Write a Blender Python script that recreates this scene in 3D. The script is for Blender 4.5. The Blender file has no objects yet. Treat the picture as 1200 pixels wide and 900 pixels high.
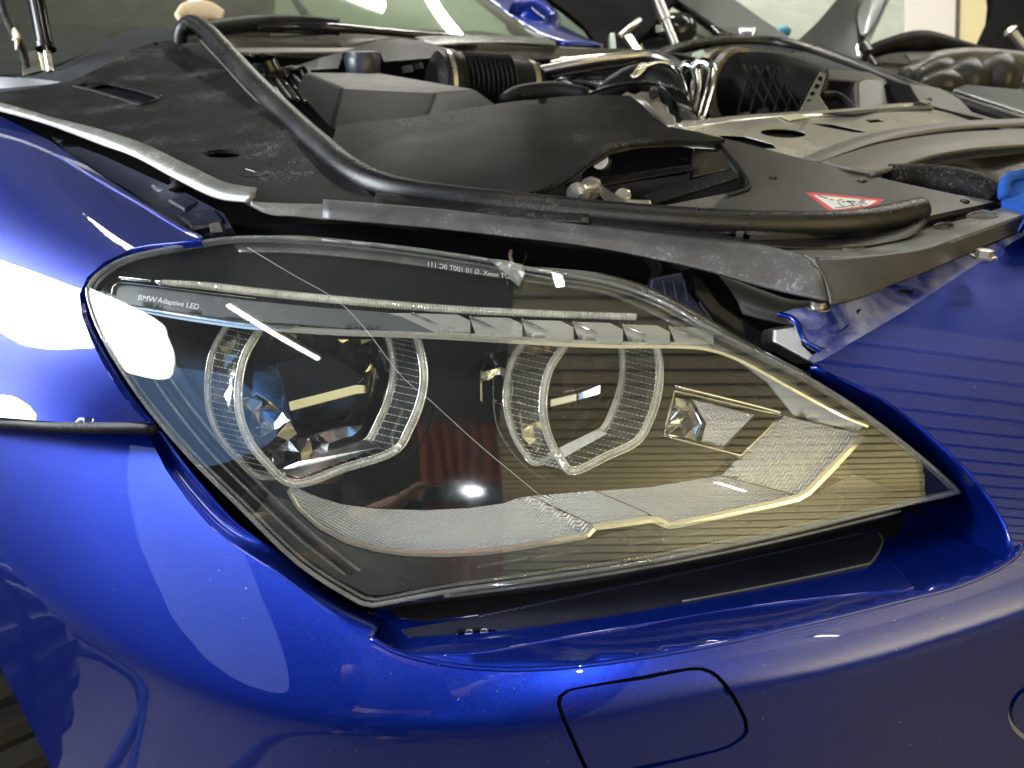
import bpy, math, random
import numpy as np
from mathutils import Vector, Matrix
from mathutils.geometry import delaunay_2d_cdt
random.seed(7)
R = math.radians
C = bpy.context.scene.collection
scn = bpy.context.scene

# ------------------------------------------------------------------ camera, world, lamps, exposure
PITCH = R(26.0)
CAM = Vector((0.0, 0.0, 1.08))
cd = bpy.data.cameras.new('camera'); cam = bpy.data.objects.new('camera', cd); C.objects.link(cam)
cam.location = CAM; cam.rotation_euler = (R(90) - PITCH, 0, 0)
cd.lens = 27.0; cd.sensor_width = 36.0; cd.clip_start = 0.01; cd.clip_end = 200
cd.dof.use_dof = True; cd.dof.focus_distance = 0.53; cd.dof.aperture_fstop = 11.0
scn.camera = cam
w = bpy.data.worlds.new('World'); scn.world = w; w.use_nodes = True
w.node_tree.nodes['Background'].inputs[0].default_value = (0.80, 0.84, 0.90, 1)
w.node_tree.nodes['Background'].inputs[1].default_value = 0.03
scn.view_settings.view_transform = 'Standard'; scn.view_settings.look = 'None'
scn.view_settings.gamma = 1; scn.view_settings.exposure = 0.0
scn.cycles.max_bounces = 8; scn.cycles.transparent_max_bounces = 24
scn.cycles.diffuse_bounces = 2; scn.cycles.glossy_bounces = 5
scn.cycles.use_denoising = True
scn.cycles.sample_clamp_indirect = 6
scn.cycles.caustics_reflective = False; scn.cycles.caustics_refractive = False

def area_lamp(name, loc, target, sx, sy, power, col=(1, 1, 1), roll=0):
    l = bpy.data.lights.new(name, 'AREA'); l.shape = 'RECTANGLE'; l.size = sx; l.size_y = sy
    l.energy = power; l.color = col
    o = bpy.data.objects.new(name, l); C.objects.link(o); o.location = loc
    q = (Vector(target) - Vector(loc)).to_track_quat('-Z', 'Y')
    o.rotation_euler = q.to_euler(); o.rotation_euler.rotate_axis('Z', roll)
    return o
# strip lamps under the ceiling
area_lamp('ceiling_lamp', (0.15, 0.95, 2.70), (0.3, 1.2, 0), 0.03, 0.9, 6, (1.0, 0.97, 0.88), 0.8)
area_lamp('ceiling_lamp', (1.6, 2.6, 2.70), (1.6, 2.4, 0), 0.10, 1.6, 24, (1.0, 0.97, 0.88), 0.8)
area_lamp('ceiling_lamp', (2.8, 3.2, 2.70), (2.8, 3.6, 0), 0.10, 1.6, 50, (1.0, 0.97, 0.88), 0.8)
area_lamp('ceiling_lamp', (-0.2, 3.6, 2.70), (-0.2, 3.6, 0), 0.10, 1.6, 75, (1.0, 0.97, 0.88), 0.8)
# unseen fill lights added to brighten the slatted door
area_lamp('slat_fill', (2.9, -1.50, 1.05), (2.9, -2.3, 1.9), 2.8, 0.5, 190, (1.0, 0.95, 0.76))
area_lamp('slat_fill', (1.9, 0.2, 1.5), (1.9, 0.1, 3), 1.8, 0.8, 9, (1.0, 0.95, 0.78))
# daylight through the open door on the left
area_lamp('daylight', (-1.55, 0.50, 1.36), (-0.25, 0.50, 0.75), 0.22, 0.22, 26, (0.90, 0.95, 1.0))
# the phone's own light beside its lens
pl = bpy.data.lights.new('phone_light', 'SPOT'); pl.energy = 6.5; pl.shadow_soft_size = 0.004; pl.color = (0.86, 0.92, 1.0)
pl.spot_size = R(120); pl.spot_blend = 0.7
po = bpy.data.objects.new('phone_light', pl); C.objects.link(po)

# ------------------------------------------------------------------ photograph measures -> points in the place
TS, TC = math.sin(PITCH), math.cos(PITCH)
FW = np.array((0, TC, -TS)); UP = np.array((0, TS, TC)); RT = np.array((1.0, 0, 0)); CN = np.array(CAM)
def Pn(x, y, d):
    x = np.asarray(x, float); y = np.asarray(y, float); d = np.asarray(d, float)
    return CN + d[..., None] * (FW + ((x - 600) / 900)[..., None] * RT + ((450 - y) / 900)[..., None] * UP)
def P(x, y, d): return Vector(Pn(x, y, d))
def dz(y, z): return (CAM.z - z) / (TS + TC * (y - 450) / 900)      # depth of the level plane z on a sight line
po.location = Vector((-0.033, 0.0, 1.083)); po.rotation_euler = cam.rotation_euler
def tps(pts, lam=0.0):
    a = np.array(pts, float); n = len(a); xy = a[:, :2] / 300; v = a[:, 2]
    def U(r2): return 0.5 * r2 * np.log(r2 + 1e-12)
    K = U(((xy[:, None] - xy[None]) ** 2).sum(-1)) + lam * np.eye(n)
    Pm = np.c_[np.ones(n), xy]
    A = np.block([[K, Pm], [Pm.T, np.zeros((3, 3))]])
    s = np.linalg.solve(A, np.r_[v, 0, 0, 0]); wt, c = s[:n], s[n:]
    def f(x, y):
        q = np.stack([np.asarray(x, float) / 300, np.asarray(y, float) / 300], -1)
        r2 = ((q[..., None, :] - xy) ** 2).sum(-1)
        return U(r2) @ wt + c[0] + q @ c[1:]
    return f
def poly(pts, deg=2):
    a = np.array(pts, float); ex = [(i, j) for i in range(deg + 1) for j in range(deg + 1 - i)]
    def M(x, y):
        x = (np.asarray(x, float) - 600) / 600; y = (np.asarray(y, float) - 450) / 600
        return np.stack([x ** i * y ** j for i, j in ex], -1)
    c = np.linalg.lstsq(np.vstack([M(a[:, 0], a[:, 1]), 1e-3 * np.eye(len(ex))]), np.r_[a[:, 2], np.zeros(len(ex))], rcond=None)[0]
    return lambda x, y: M(x, y) @ c
def cr(pts, n=8, closed=False):
    """Catmull-Rom through points of any dimension"""
    a = np.array(pts, float); m = len(a); out = []
    if m < 3: 
        t = np.linspace(0, 1, n + 1)[:, None]; return a[0] * (1 - t) + a[-1] * t
    rng = range(m) if closed else range(m - 1)
    for i in rng:
        p1, p2 = a[i], a[(i + 1) % m]
        p0 = a[i - 1] if (closed or i > 0) else 2 * p1 - p2
        p3 = a[(i + 2) % m] if (closed or i < m - 2) else 2 * p2 - p1
        for k in range(n):
            t = k / n
            out.append(0.5 * ((2 * p1) + (-p0 + p2) * t + (2 * p0 - 5 * p1 + 4 * p2 - p3) * t * t + (-p0 + 3 * p1 - 3 * p2 + p3) * t ** 3))
    if not closed: out.append(a[-1])
    return np.array(out)

# ------------------------------------------------------------------ materials
def new_mat(name):
    m = bpy.data.materials.new(name); m.use_nodes = True
    return m, m.node_tree, m.node_tree.nodes['Principled BSDF']
def node(nt, t, **kw):
    n = nt.nodes.new(t)
    for k, v in kw.items():
        if hasattr(n, k): setattr(n, k, v)
        else: n.inputs[k].default_value = v
    return n
def col(c): return (c[0], c[1], c[2], 1)
def coords(nt, scale=(1, 1, 1), rot=(0, 0, 0)):
    tc = node(nt, 'ShaderNodeTexCoord'); mp = node(nt, 'ShaderNodeMapping')
    mp.inputs['Scale'].default_value = scale; mp.inputs['Rotation'].default_value = rot
    nt.links.new(tc.outputs['Object'], mp.inputs['Vector']); return mp.outputs[0]
def plastic(name, base, rough=0.5, dust=0.0, dustcol=(0.35, 0.34, 0.31), grain=900, bump=0.15, blotch=0.3, spec=0.5, metal=0.0, coat=0.0, dscale=9):
    m, nt, b = new_mat(name); L = nt.links.new
    v = coords(nt)
    b.inputs['Roughness'].default_value = rough; b.inputs['Metallic'].default_value = metal
    b.inputs['Specular IOR Level'].default_value = spec; b.inputs['Coat Weight'].default_value = coat
    n1 = node(nt, 'ShaderNodeTexNoise', Scale=dscale, Detail=6.0, Roughness=0.65); L(v, n1.inputs['Vector'])
    r1 = node(nt, 'ShaderNodeMapRange'); L(n1.outputs[0], r1.inputs[0])
    r1.inputs[1].default_value = 0.35; r1.inputs[2].default_value = 0.75; r1.inputs[3].default_value = 0; r1.inputs[4].default_value = 1
    mx = node(nt, 'ShaderNodeMix', data_type='RGBA'); L(r1.outputs[0], mx.inputs[0])
    mx.inputs[6].default_value = col(base); mx.inputs[7].default_value = col([x * (1 + blotch) for x in base])
    # dust specks
    n2 = node(nt, 'ShaderNodeTexNoise', Scale=380.0, Detail=3.0, Roughness=0.6); L(v, n2.inputs['Vector'])
    mu = node(nt, 'ShaderNodeMath', operation='MULTIPLY'); L(n2.outputs[0], mu.inputs[0]); L(n1.outputs[0], mu.inputs[1])
    r2 = node(nt, 'ShaderNodeMapRange'); L(mu.outputs[0], r2.inputs[0])
    r2.inputs[1].default_value = 0.30; r2.inputs[2].default_value = 0.47; r2.inputs[3].default_value = 0; r2.inputs[4].default_value = dust
    m2 = node(nt, 'ShaderNodeMix', data_type='RGBA'); L(r2.outputs[0], m2.inputs[0]); L(mx.outputs[2], m2.inputs[6]); m2.inputs[7].default_value = col(dustcol)
    L(m2.outputs[2], b.inputs['Base Color'])
    ra = node(nt, 'ShaderNodeMath', operation='MULTIPLY_ADD'); L(r1.outputs[0], ra.inputs[0]); ra.inputs[1].default_value = 0.18; ra.inputs[2].default_value = rough - 0.06
    L(ra.outputs[0], b.inputs['Roughness'])
    if bump:
        n3 = node(nt, 'ShaderNodeTexNoise', Scale=float(grain), Detail=2.0); L(v, n3.inputs['Vector'])
        bp = node(nt, 'ShaderNodeBump', Strength=bump, Distance=0.0006); L(n3.outputs[0], bp.inputs['Height']); L(bp.outputs[0], b.inputs['Normal'])
    return m
def metal(name, base, rough=0.2, bump=0.0, grain=60, scr=0.0):
    m, nt, b = new_mat(name); L = nt.links.new
    b.inputs['Base Color'].default_value = col(base); b.inputs['Metallic'].default_value = 1; b.inputs['Roughness'].default_value = rough
    v = coords(nt, (1, 1, 1))
    n1 = node(nt, 'ShaderNodeTexNoise', Scale=float(grain), Detail=5.0); L(v, n1.inputs['Vector'])
    ra = node(nt, 'ShaderNodeMath', operation='MULTIPLY_ADD'); L(n1.outputs[0], ra.inputs[0]); ra.inputs[1].default_value = 0.25; ra.inputs[2].default_value = max(rough - 0.1, 0.0)
    L(ra.outputs[0], b.inputs['Roughness'])
    if bump:
        bp = node(nt, 'ShaderNodeBump', Strength=bump, Distance=0.002); L(n1.outputs[0], bp.inputs['Height']); L(bp.outputs[0], b.inputs['Normal'])
    return m
def paint(name, base, deep, flake=0.35, rough=0.34, dust=0.0):
    """metallic car paint: flaky coloured base under clear lacquer"""
    m, nt, b = new_mat(name); L = nt.links.new
    v = coords(nt)
    vo = node(nt, 'ShaderNodeTexVoronoi', Scale=4200.0); L(v, vo.inputs['Vector'])
    sp = node(nt, 'ShaderNodeSeparateColor'); L(vo.outputs['Color'], sp.inputs[0])
    mx = node(nt, 'ShaderNodeMix', data_type='RGBA'); L(sp.outputs[0], mx.inputs[0])
    mx.inputs[6].default_value = col(deep); mx.inputs[7].default_value = col(base)
    out = mx.outputs[2]
    if dust:
        n1 = node(nt, 'ShaderNodeTexNoise', Scale=26.0, Detail=9.0, Roughness=0.72, Distortion=0.6); L(v, n1.inputs['Vector'])
        r1 = node(nt, 'ShaderNodeMapRange'); L(n1.outputs[0], r1.inputs[0]); r1.inputs[1].default_value = 0.38; r1.inputs[2].default_value = 0.66; r1.inputs[4].default_value = dust
        md = node(nt, 'ShaderNodeMix', data_type='RGBA'); L(r1.outputs[0], md.inputs[0]); L(out, md.inputs[6]); md.inputs[7].default_value = (0.42, 0.43, 0.45, 1)
        out = md.outputs[2]
        rr = node(nt, 'ShaderNodeMath', operation='MULTIPLY_ADD'); L(r1.outputs[0], rr.inputs[0]); rr.inputs[1].default_value = 0.5; rr.inputs[2].default_value = rough
        mm = node(nt, 'ShaderNodeMath', operation='MULTIPLY_ADD'); L(r1.outputs[0], mm.inputs[0]); mm.inputs[1].default_value = -0.9; mm.inputs[2].default_value = 0.75; mm.use_clamp = True
        cwt = node(nt, 'ShaderNodeMath', operation='MULTIPLY_ADD'); L(r1.outputs[0], cwt.inputs[0]); cwt.inputs[1].default_value = -1.2; cwt.inputs[2].default_value = 1.0; cwt.use_clamp = True
        L(rr.outputs[0], b.inputs['Roughness']); L(rr.outputs[0], b.inputs['Coat Roughness'])
    else:
        b.inputs['Roughness'].default_value = rough; b.inputs['Coat Roughness'].default_value = 0.01
        # sparse lint and fine dust lying on the lacquer
        n4 = node(nt, 'ShaderNodeTexNoise', Scale=420.0, Detail=2.0); L(v, n4.inputs['Vector'])
        r4 = node(nt, 'ShaderNodeMapRange'); L(n4.outputs[0], r4.inputs[0]); r4.inputs[1].default_value = 0.74; r4.inputs[2].default_value = 0.80; r4.inputs[4].default_value = 0.8
        md = node(nt, 'ShaderNodeMix', data_type='RGBA'); L(r4.outputs[0], md.inputs[0]); L(out, md.inputs[6]); md.inputs[7].default_value = (0.5, 0.5, 0.5, 1)
        out = md.outputs[2]
    L(out, b.inputs['Base Color'])
    b.inputs['Metallic'].default_value = 0.75; b.inputs['Coat Weight'].default_value = 1.0
    if dust: L(mm.outputs[0], b.inputs['Metallic']); L(cwt.outputs[0], b.inputs['Coat Weight'])
    b.inputs['Specular IOR Level'].default_value = 0.3; b.inputs['Coat IOR'].default_value = 1.6
    nm = node(nt, 'ShaderNodeBump', Strength=flake, Distance=0.0002); L(sp.outputs[1], nm.inputs['Height']); L(nm.outputs[0], b.inputs['Normal'])
    n5 = node(nt, 'ShaderNodeTexNoise', Scale=70.0, Detail=2.0); L(v, n5.inputs['Vector'])
    b5 = node(nt, 'ShaderNodeBump', Strength=0.015, Distance=0.001); L(n5.outputs[0], b5.inputs['Height']); L(b5.outputs[0], b.inputs['Coat Normal'])
    return m
def clear(name, tint=(0.93, 0.94, 0.92), ior=1.5, rough=0.0, haze=0.0, bump=0.0, bscale=300, hazecol=(0.8, 0.82, 0.8), streak=False):
    """clear moulding: see-through body with a fresnel reflection and a little surface haze"""
    m = bpy.data.materials.new(name); m.use_nodes = True; nt = m.node_tree; nt.nodes.clear(); L = nt.links.new
    out = node(nt, 'ShaderNodeOutputMaterial'); tr = node(nt, 'ShaderNodeBsdfTransparent'); tr.inputs[0].default_value = col(tint)
    gl = node(nt, 'ShaderNodeBsdfGlossy'); gl.inputs['Roughness'].default_value = rough; gl.inputs[0].default_value = (1, 1, 1, 1)
    # Schlick reflectance, the same from both faces of the thin wall
    lw = node(nt, 'ShaderNodeLayerWeight', Blend=0.5); pw = node(nt, 'ShaderNodeMath', operation='POWER'); L(lw.outputs['Facing'], pw.inputs[0]); pw.inputs[1].default_value = 4.0
    f0 = ((ior - 1) / (ior + 1)) ** 2; fr = node(nt, 'ShaderNodeMath', operation='MULTIPLY_ADD'); L(pw.outputs[0], fr.inputs[0]); fr.inputs[1].default_value = 1 - f0; fr.inputs[2].default_value = f0
    df = node(nt, 'ShaderNodeBsdfDiffuse'); df.inputs[0].default_value = col(hazecol)
    v = coords(nt)
    m1 = node(nt, 'ShaderNodeMixShader'); L(tr.outputs[0], m1.inputs[1]); L(df.outputs[0], m1.inputs[2])
    n1 = node(nt, 'ShaderNodeTexNoise', Scale=14.0 if streak else 40.0, Detail=8.0, Roughness=0.7, Distortion=1.2 if streak else 0.0); L(v, n1.inputs['Vector'])
    r1 = node(nt, 'ShaderNodeMapRange'); L(n1.outputs[0], r1.inputs[0]); r1.inputs[1].default_value = 0.3; r1.inputs[2].default_value = 0.8
    r1.inputs[3].default_value = haze * 0.4; r1.inputs[4].default_value = haze * 1.8; L(r1.outputs[0], m1.inputs[0])
    m2 = node(nt, 'ShaderNodeMixShader'); L(fr.outputs[0], m2.inputs[0]); L(m1.outputs[0], m2.inputs[1]); L(gl.outputs[0], m2.inputs[2])
    if bump:
        nb = node(nt, 'ShaderNodeTexNoise', Scale=float(bscale), Detail=1.0); L(v, nb.inputs['Vector'])
        bp = node(nt, 'ShaderNodeBump', Strength=bump, Distance=0.001); L(nb.outputs[0], bp.inputs['Height'])
        L(bp.outputs[0], gl.inputs['Normal'])
    L(m2.outputs[0], out.inputs[0]); return m
def embossed(name, base, rough, wscale, rot, strength, zig=True, rough2=None, metal_=0.9):
    """silvered plastic with a fine moulded wave pattern"""
    m, nt, b = new_mat(name); L = nt.links.new
    v = coords(nt, (1, 1, 1), rot)
    b.inputs['Base Color'].default_value = col(base); b.inputs['Metallic'].default_value = metal_; b.inputs['Roughness'].default_value = rough
    sx = node(nt, 'ShaderNodeSeparateXYZ'); L(v, sx.inputs[0])
    # zig-zag: shift y by a triangle wave of x
    def mth(op, a, bb=None, c=None):
        n = node(nt, 'ShaderNodeMath', operation=op)
        for i, q in enumerate((a, bb, c)):
            if q is None: continue
            if isinstance(q, (int, float)): n.inputs[i].default_value = q
            else: L(q, n.inputs[i])
        return n.outputs[0]
    tri = mth('PINGPONG', mth('MULTIPLY', sx.outputs['X'], wscale), 1.0)
    yy = mth('MULTIPLY_ADD', sx.outputs['Z'], wscale * 1.5, mth('MULTIPLY', tri, 0.8 if zig else 0.0))
    h = mth('SINE', mth('MULTIPLY', yy, 6.283))
    if not zig: h = mth('MULTIPLY', h, mth('SINE', mth('MULTIPLY', sx.outputs['X'], wscale * 6.283)))
    bp = node(nt, 'ShaderNodeBump', Strength=strength, Distance=0.001); L(h, bp.inputs['Height']); L(bp.outputs[0], b.inputs['Normal'])
    r1 = node(nt, 'ShaderNodeMapRange'); L(h, r1.inputs[0]); r1.inputs[1].default_value = -1; r1.inputs[2].default_value = 1; r1.inputs[3].default_value = rough; r1.inputs[4].default_value = rough2 or rough + 0.2
    L(r1.outputs[0], b.inputs['Roughness'])
    return m
def emit(name, c, s):
    m = bpy.data.materials.new(name); m.use_nodes = True; nt = m.node_tree; nt.nodes.clear()
    o = node(nt, 'ShaderNodeOutputMaterial'); e = node(nt, 'ShaderNodeEmission', Strength=s); e.inputs[0].default_value = col(c)
    nt.links.new(e.outputs[0], o.inputs[0]); return m

BLUE = paint('blue_metallic_paint', (0.002, 0.036, 0.44), (0.0008, 0.003, 0.09))
BLUED = paint('dusty_blue_paint', (0.010, 0.04, 0.55), (0.006, 0.02, 0.35), dust=0.75, rough=0.35)
BLKGLOSS = plastic('gloss_black_plastic', (0.012, 0.012, 0.014), 0.07, bump=0, blotch=0.2)
BEZEL = plastic('lamp_bezel_black', (0.010, 0.011, 0.012), 0.07, bump=0, blotch=0.2)
BLK = plastic('grained_black_plastic', (0.007, 0.007, 0.007), 0.5, dust=0.6, dustcol=(0.22, 0.21, 0.19), spec=0.12, bump=0.5, grain=1500)
BLKD = plastic('dusty_black_plastic', (0.008, 0.008, 0.009), 0.5, dust=0.45, spec=0.1, bump=0.4, grain=1300, blotch=0.6, dscale=14)
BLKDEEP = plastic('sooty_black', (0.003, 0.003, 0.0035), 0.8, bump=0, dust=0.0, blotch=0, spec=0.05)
GREYPL = plastic('grey_brown_plastic', (0.085, 0.08, 0.07), 0.40, dust=0.3, bump=0.3, grain=1500)
BROWNPL = plastic('brown_black_trim', (0.035, 0.030, 0.022), 0.18, bump=0.05, dust=0.2)
RUBBER = plastic('black_rubber', (0.007, 0.007, 0.008), 0.30, dust=0.18, bump=0.6, grain=1100)
TYRE = plastic('tyre_rubber', (0.014, 0.014, 0.016), 0.6, dust=0.15, bump=0.5)
WORN = plastic('worn_grey_rubber', (0.11, 0.11, 0.10), 0.40, dust=0.9, dustcol=(0.5, 0.5, 0.46), bump=0.3, blotch=1.2, dscale=22)
BRIGHTE = plastic('bright_edge', (0.90, 0.88, 0.80), 0.10, bump=0, blotch=0.03, metal=0.75)
WORNL = plastic('pale_rubbed_rubber', (0.10, 0.10, 0.09), 0.36, dust=0.8, dustcol=(0.6, 0.6, 0.5), bump=0.3, blotch=0.5, dscale=30)
STRIP = plastic('dusty_strip', (0.055, 0.055, 0.058), 0.42, dust=0.8, dustcol=(0.36, 0.36, 0.38), bump=0.4, blotch=1.3, dscale=26)
SEALG = plastic('grey_seal', (0.13, 0.12, 0.10), 0.5, dust=0.2, bump=0.2)
CHROME = metal('chrome', (0.88, 0.88, 0.86), 0.05)
CHROMES = metal('satin_chrome', (0.75, 0.75, 0.72), 0.18)
ALU = metal('cast_aluminium', (0.62, 0.60, 0.55), 0.38, bump=0.4, grain=160)
CLAMPM = plastic('clamp_metal', (0.40, 0.37, 0.30), 0.25, bump=0.1, metal=0.7)
STEEL = metal('brushed_steel', (0.55, 0.53, 0.48), 0.30)
PANELM = plastic('zinc_panel', (0.62, 0.61, 0.55), 0.22, bump=0.05, blotch=0.4, metal=0.5, coat=0.5)
LENS = clear('lens_cover', (0.975, 0.98, 0.975), 1.55, 0.0, haze=0.006, bump=0.03, bscale=22, streak=True)
GUIDE = clear('clear_light_guide', (0.62, 0.62, 0.58), 1.9, 0.08, haze=0.60, bump=0.3, bscale=260, hazecol=(0.9, 0.9, 0.84))
GUIDEC = clear('clear_sleeve', (0.84, 0.85, 0.82), 1.45, 0.05, haze=0.05)
CLEARR = clear('clear_rim', (0.75, 0.77, 0.76), 1.6, 0.04, haze=0.12, bump=0.3, bscale=120)
EMBA = embossed('fine_embossed_silver', (0.88, 0.89, 0.90), 0.26, 330.0, (0, 0.2, 0), 1.0, zig=False, metal_=0.38)
EMBB = embossed('wave_embossed_silver', (0.92, 0.93, 0.94), 0.30, 260.0, (0, 0.35, 0), 1.1, zig=True, metal_=0.12)
SILV = plastic('frosted_silver', (0.78, 0.79, 0.77), 0.36, bump=0.3, grain=1600, blotch=0.05, metal=0.15)
SHUTTINT = plastic('shutter_tinted_plastic', (0.72, 0.66, 0.38), 0.3, bump=0, blotch=0.1)  # shutter's yellow reflection put into the cross bars' base colour
INK = plastic('white_ink', (0.85, 0.87, 0.88), 0.5, bump=0, blotch=0)
INKG = plastic('grey_ink', (0.42, 0.44, 0.45), 0.5, bump=0, blotch=0)
RED = plastic('sticker_red', (0.62, 0.03, 0.03), 0.45, bump=0, blotch=0)
WHITE = plastic('sticker_white', (0.80, 0.80, 0.78), 0.45, bump=0, blotch=0)
BLACKI = plastic('sticker_black', (0.01, 0.01, 0.01), 0.5, bump=0, blotch=0)
TOWEL = plastic('blue_terry', (0.02, 0.08, 0.36), 0.95, bump=1.0, grain=500, blotch=0.6, dust=0.3, dustcol=(0.1, 0.3, 0.7), spec=0.1)
NAVYP = plastic('navy_plastic', (0.018, 0.020, 0.040), 0.4, dust=0.35, bump=0.2)
SILVP = paint('silver_car_paint', (0.32, 0.33, 0.34), (0.20, 0.21, 0.22))
DARKP = paint('graphite_car_paint', (0.06, 0.07, 0.08), (0.03, 0.035, 0.04))
TAN = plastic('tan_label', (0.45, 0.36, 0.24), 0.6, bump=0.1)

# ------------------------------------------------------------------ mesh builders
def tag(o, label=None, cat=None, group=None, kind=None):
    if label: o['label'] = label
    if cat: o['category'] = cat
    if group: o['group'] = group
    if kind: o['kind'] = kind
    return o
def link(name, me, mat, parent=None):
    o = bpy.data.objects.new(name, me); C.objects.link(o)
    if mat is not None and not me.materials: me.materials.append(mat)
    if parent is not None:
        o.parent = parent
        r = parent
        while r.parent: r = r.parent
        o.matrix_parent_inverse = Matrix.Translation(-root_loc(parent))
    return o
def root_loc(p):
    # every mesh object sits at the origin; only the top Empty is moved
    return p.location.copy() if p.parent is None else Vector((0, 0, 0))
def empty(name, loc, label, cat, group=None):
    o = bpy.data.objects.new(name, None); C.objects.link(o); o.location = loc; o.empty_display_size = 0.05
    return tag(o, label, cat, group)
def raw(name, V, F, mat, parent=None, smooth=False, bevel=0, seg=2):
    me = bpy.data.meshes.new(name); me.from_pydata([tuple(map(float, v)) for v in V], [], F); me.update()
    if smooth: me.polygons.foreach_set('use_smooth', [True] * len(me.polygons))
    o = link(name, me, mat, parent)
    if bevel:
        b = o.modifiers.new('bevel', 'BEVEL'); b.width = bevel; b.segments = seg; b.limit_method = 'ANGLE'; b.angle_limit = R(14)
        if not smooth:
            me.polygons.foreach_set('use_smooth', [True] * len(me.polygons))
        b.harden_normals = True
    return o
def inside(poly, x, y):
    px, py = poly[:, 0], poly[:, 1]; r = np.zeros(x.shape, bool); j = len(poly) - 1
    for i in range(len(poly)):
        c = (py[i] > y) != (py[j] > y)
        with np.errstate(divide='ignore', invalid='ignore'):
            xi = (px[j] - px[i]) * (y - py[i]) / (py[j] - py[i]) + px[i]
        r ^= c & (x < xi); j = i
    return r
def resample(poly, step):
    out = []
    for i in range(len(poly)):
        a, b = poly[i], poly[(i + 1) % len(poly)]; n = max(1, int(np.hypot(*(b - a)) // step))
        for k in range(n): out.append(a + (b - a) * k / n)
    return np.array(out)
def asf(d):
    if callable(d): return d
    if isinstance(d, (int, float)): return lambda x, y: np.full(np.shape(x), float(d))
    return tps(d)
def sheet(name, outline, d, mat, parent=None, holes=(), step=10, th=0.0025, sm=0, off=0.0, kindprops=None, hsm=0, jitter=0, flat=False):
    """a panel: outline as measured, depth from a smooth function, real thickness, exact smooth normals"""
    f0 = asf(d); f = lambda x, y: f0(x, y) + off
    ol = np.array(outline, float)[:, :2]
    if sm: ol = cr(ol, sm, True)
    loops = [resample(ol, step)]
    for h in holes:
        hh = np.array(h, float)
        if hsm: hh = cr(hh, hsm, True)
        loops.append(resample(hh, min(step, 6)))
    pts, edges = [], []
    for lp in loops:
        b = len(pts); n = len(lp); pts += [tuple(p) for p in lp]; edges += [(b + i, b + (i + 1) % n) for i in range(n)]
    x0, y0 = loops[0].min(0); x1, y1 = loops[0].max(0)
    gx, gy = np.meshgrid(np.arange(x0 + step / 2, x1, step), np.arange(y0 + step / 2, y1, step)); gx = gx.ravel(); gy = gy.ravel()
    ok = inside(loops[0], gx, gy)
    for lp in loops[1:]: ok &= ~inside(lp, gx, gy)
    gx, gy = gx[ok], gy[ok]
    bp = np.array(pts)
    if len(gx):
        dm = np.min((gx[:, None] - bp[:, 0]) ** 2 + (gy[:, None] - bp[:, 1]) ** 2, axis=1)
        k = dm > (0.45 * step) ** 2; gx, gy = gx[k], gy[k]
        if jitter:
            rs = np.random.RandomState(3); gx = gx + rs.uniform(-jitter, jitter, gx.shape); gy = gy + rs.uniform(-jitter, jitter, gy.shape)
    pts += list(zip(gx.tolist(), gy.tolist()))
    vv, ee, ff, ov, oe, of = delaunay_2d_cdt([Vector(p) for p in pts], edges, [], 0, 1e-5)
    xy = np.array([(v.x, v.y) for v in vv]); tri = np.array([list(t) for t in ff if len(t) == 3])
    c = xy[tri].mean(1); ok = inside(loops[0], c[:, 0], c[:, 1])
    for lp in loops[1:]: ok &= ~inside(lp, c[:, 0], c[:, 1])
    tri = tri[ok]
    used = np.unique(tri); remap = -np.ones(len(xy), int); remap[used] = np.arange(len(used)); xy = xy[used]; tri = remap[tri]
    X, Y = xy[:, 0], xy[:, 1]; A = Pn(X, Y, f(X, Y)); e = 0.5
    N = np.cross(Pn(X + e, Y, f(X + e, Y)) - Pn(X - e, Y, f(X - e, Y)), Pn(X, Y - e, f(X, Y - e)) - Pn(X, Y + e, f(X, Y + e)))
    N /= np.linalg.norm(N, axis=1)[:, None]
    flip = (N * (A - CN)).sum(1) > 0; N[flip] *= -1
    B = A - N * th; n = len(A)
    fn = np.cross(A[tri[:, 1]] - A[tri[:, 0]], A[tri[:, 2]] - A[tri[:, 0]])
    bad = (fn * N[tri[:, 0]]).sum(1) < 0; tri[bad] = tri[bad][:, ::-1]
    F = tri.tolist() + (tri[:, ::-1] + n).tolist()
    ec = {}
    for t in tri.tolist():
        for i in range(3): ec[(t[i], t[(i + 1) % 3])] = 1
    rim = [(a, b) for (a, b) in ec if (b, a) not in ec]
    F += [(b, a, a + n, b + n) for a, b in rim]
    me = bpy.data.meshes.new(name); me.from_pydata(np.vstack([A, B]).tolist(), [], F); me.update()
    me.polygons.foreach_set('use_smooth', [not flat] * len(me.polygons))
    if not flat:
        ln = []
        nt_ = len(tri)
        NN = np.vstack([N, -N])
        for i, p in enumerate(me.polygons):
            if i < 2 * nt_:
                for v in p.vertices: ln.append(tuple(NN[v]))
            else:
                q = tuple(p.normal)
                for v in p.vertices: ln.append(q)
        me.normals_split_custom_set(ln)
    return link(name, me, mat, parent)
def loft(name, rows, mat, parent=None, nu=10, nv=6, th=0.0, closed_u=False, smooth=True):
    rr = [cr(r, nu, closed_u) for r in rows]
    g = cr(np.array(rr).reshape(len(rr), -1), nv).reshape(-1, len(rr[0]), 3) if nv > 0 else np.array(rr)
    V = Pn(g[..., 0], g[..., 1], g[..., 2]); nr, nc = V.shape[:2]; V = V.reshape(-1, 3)
    F = []
    for i in range(nr - 1):
        for j in range(nc if closed_u else nc - 1):
            k = (j + 1) % nc; F.append((i * nc + j, i * nc + k, (i + 1) * nc + k, (i + 1) * nc + j))
    o = raw(name, V, F, mat, parent, smooth)
    if th:
        s = o.modifiers.new('thickness', 'SOLIDIFY'); s.thickness = th; s.offset = 0
    return o
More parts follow.
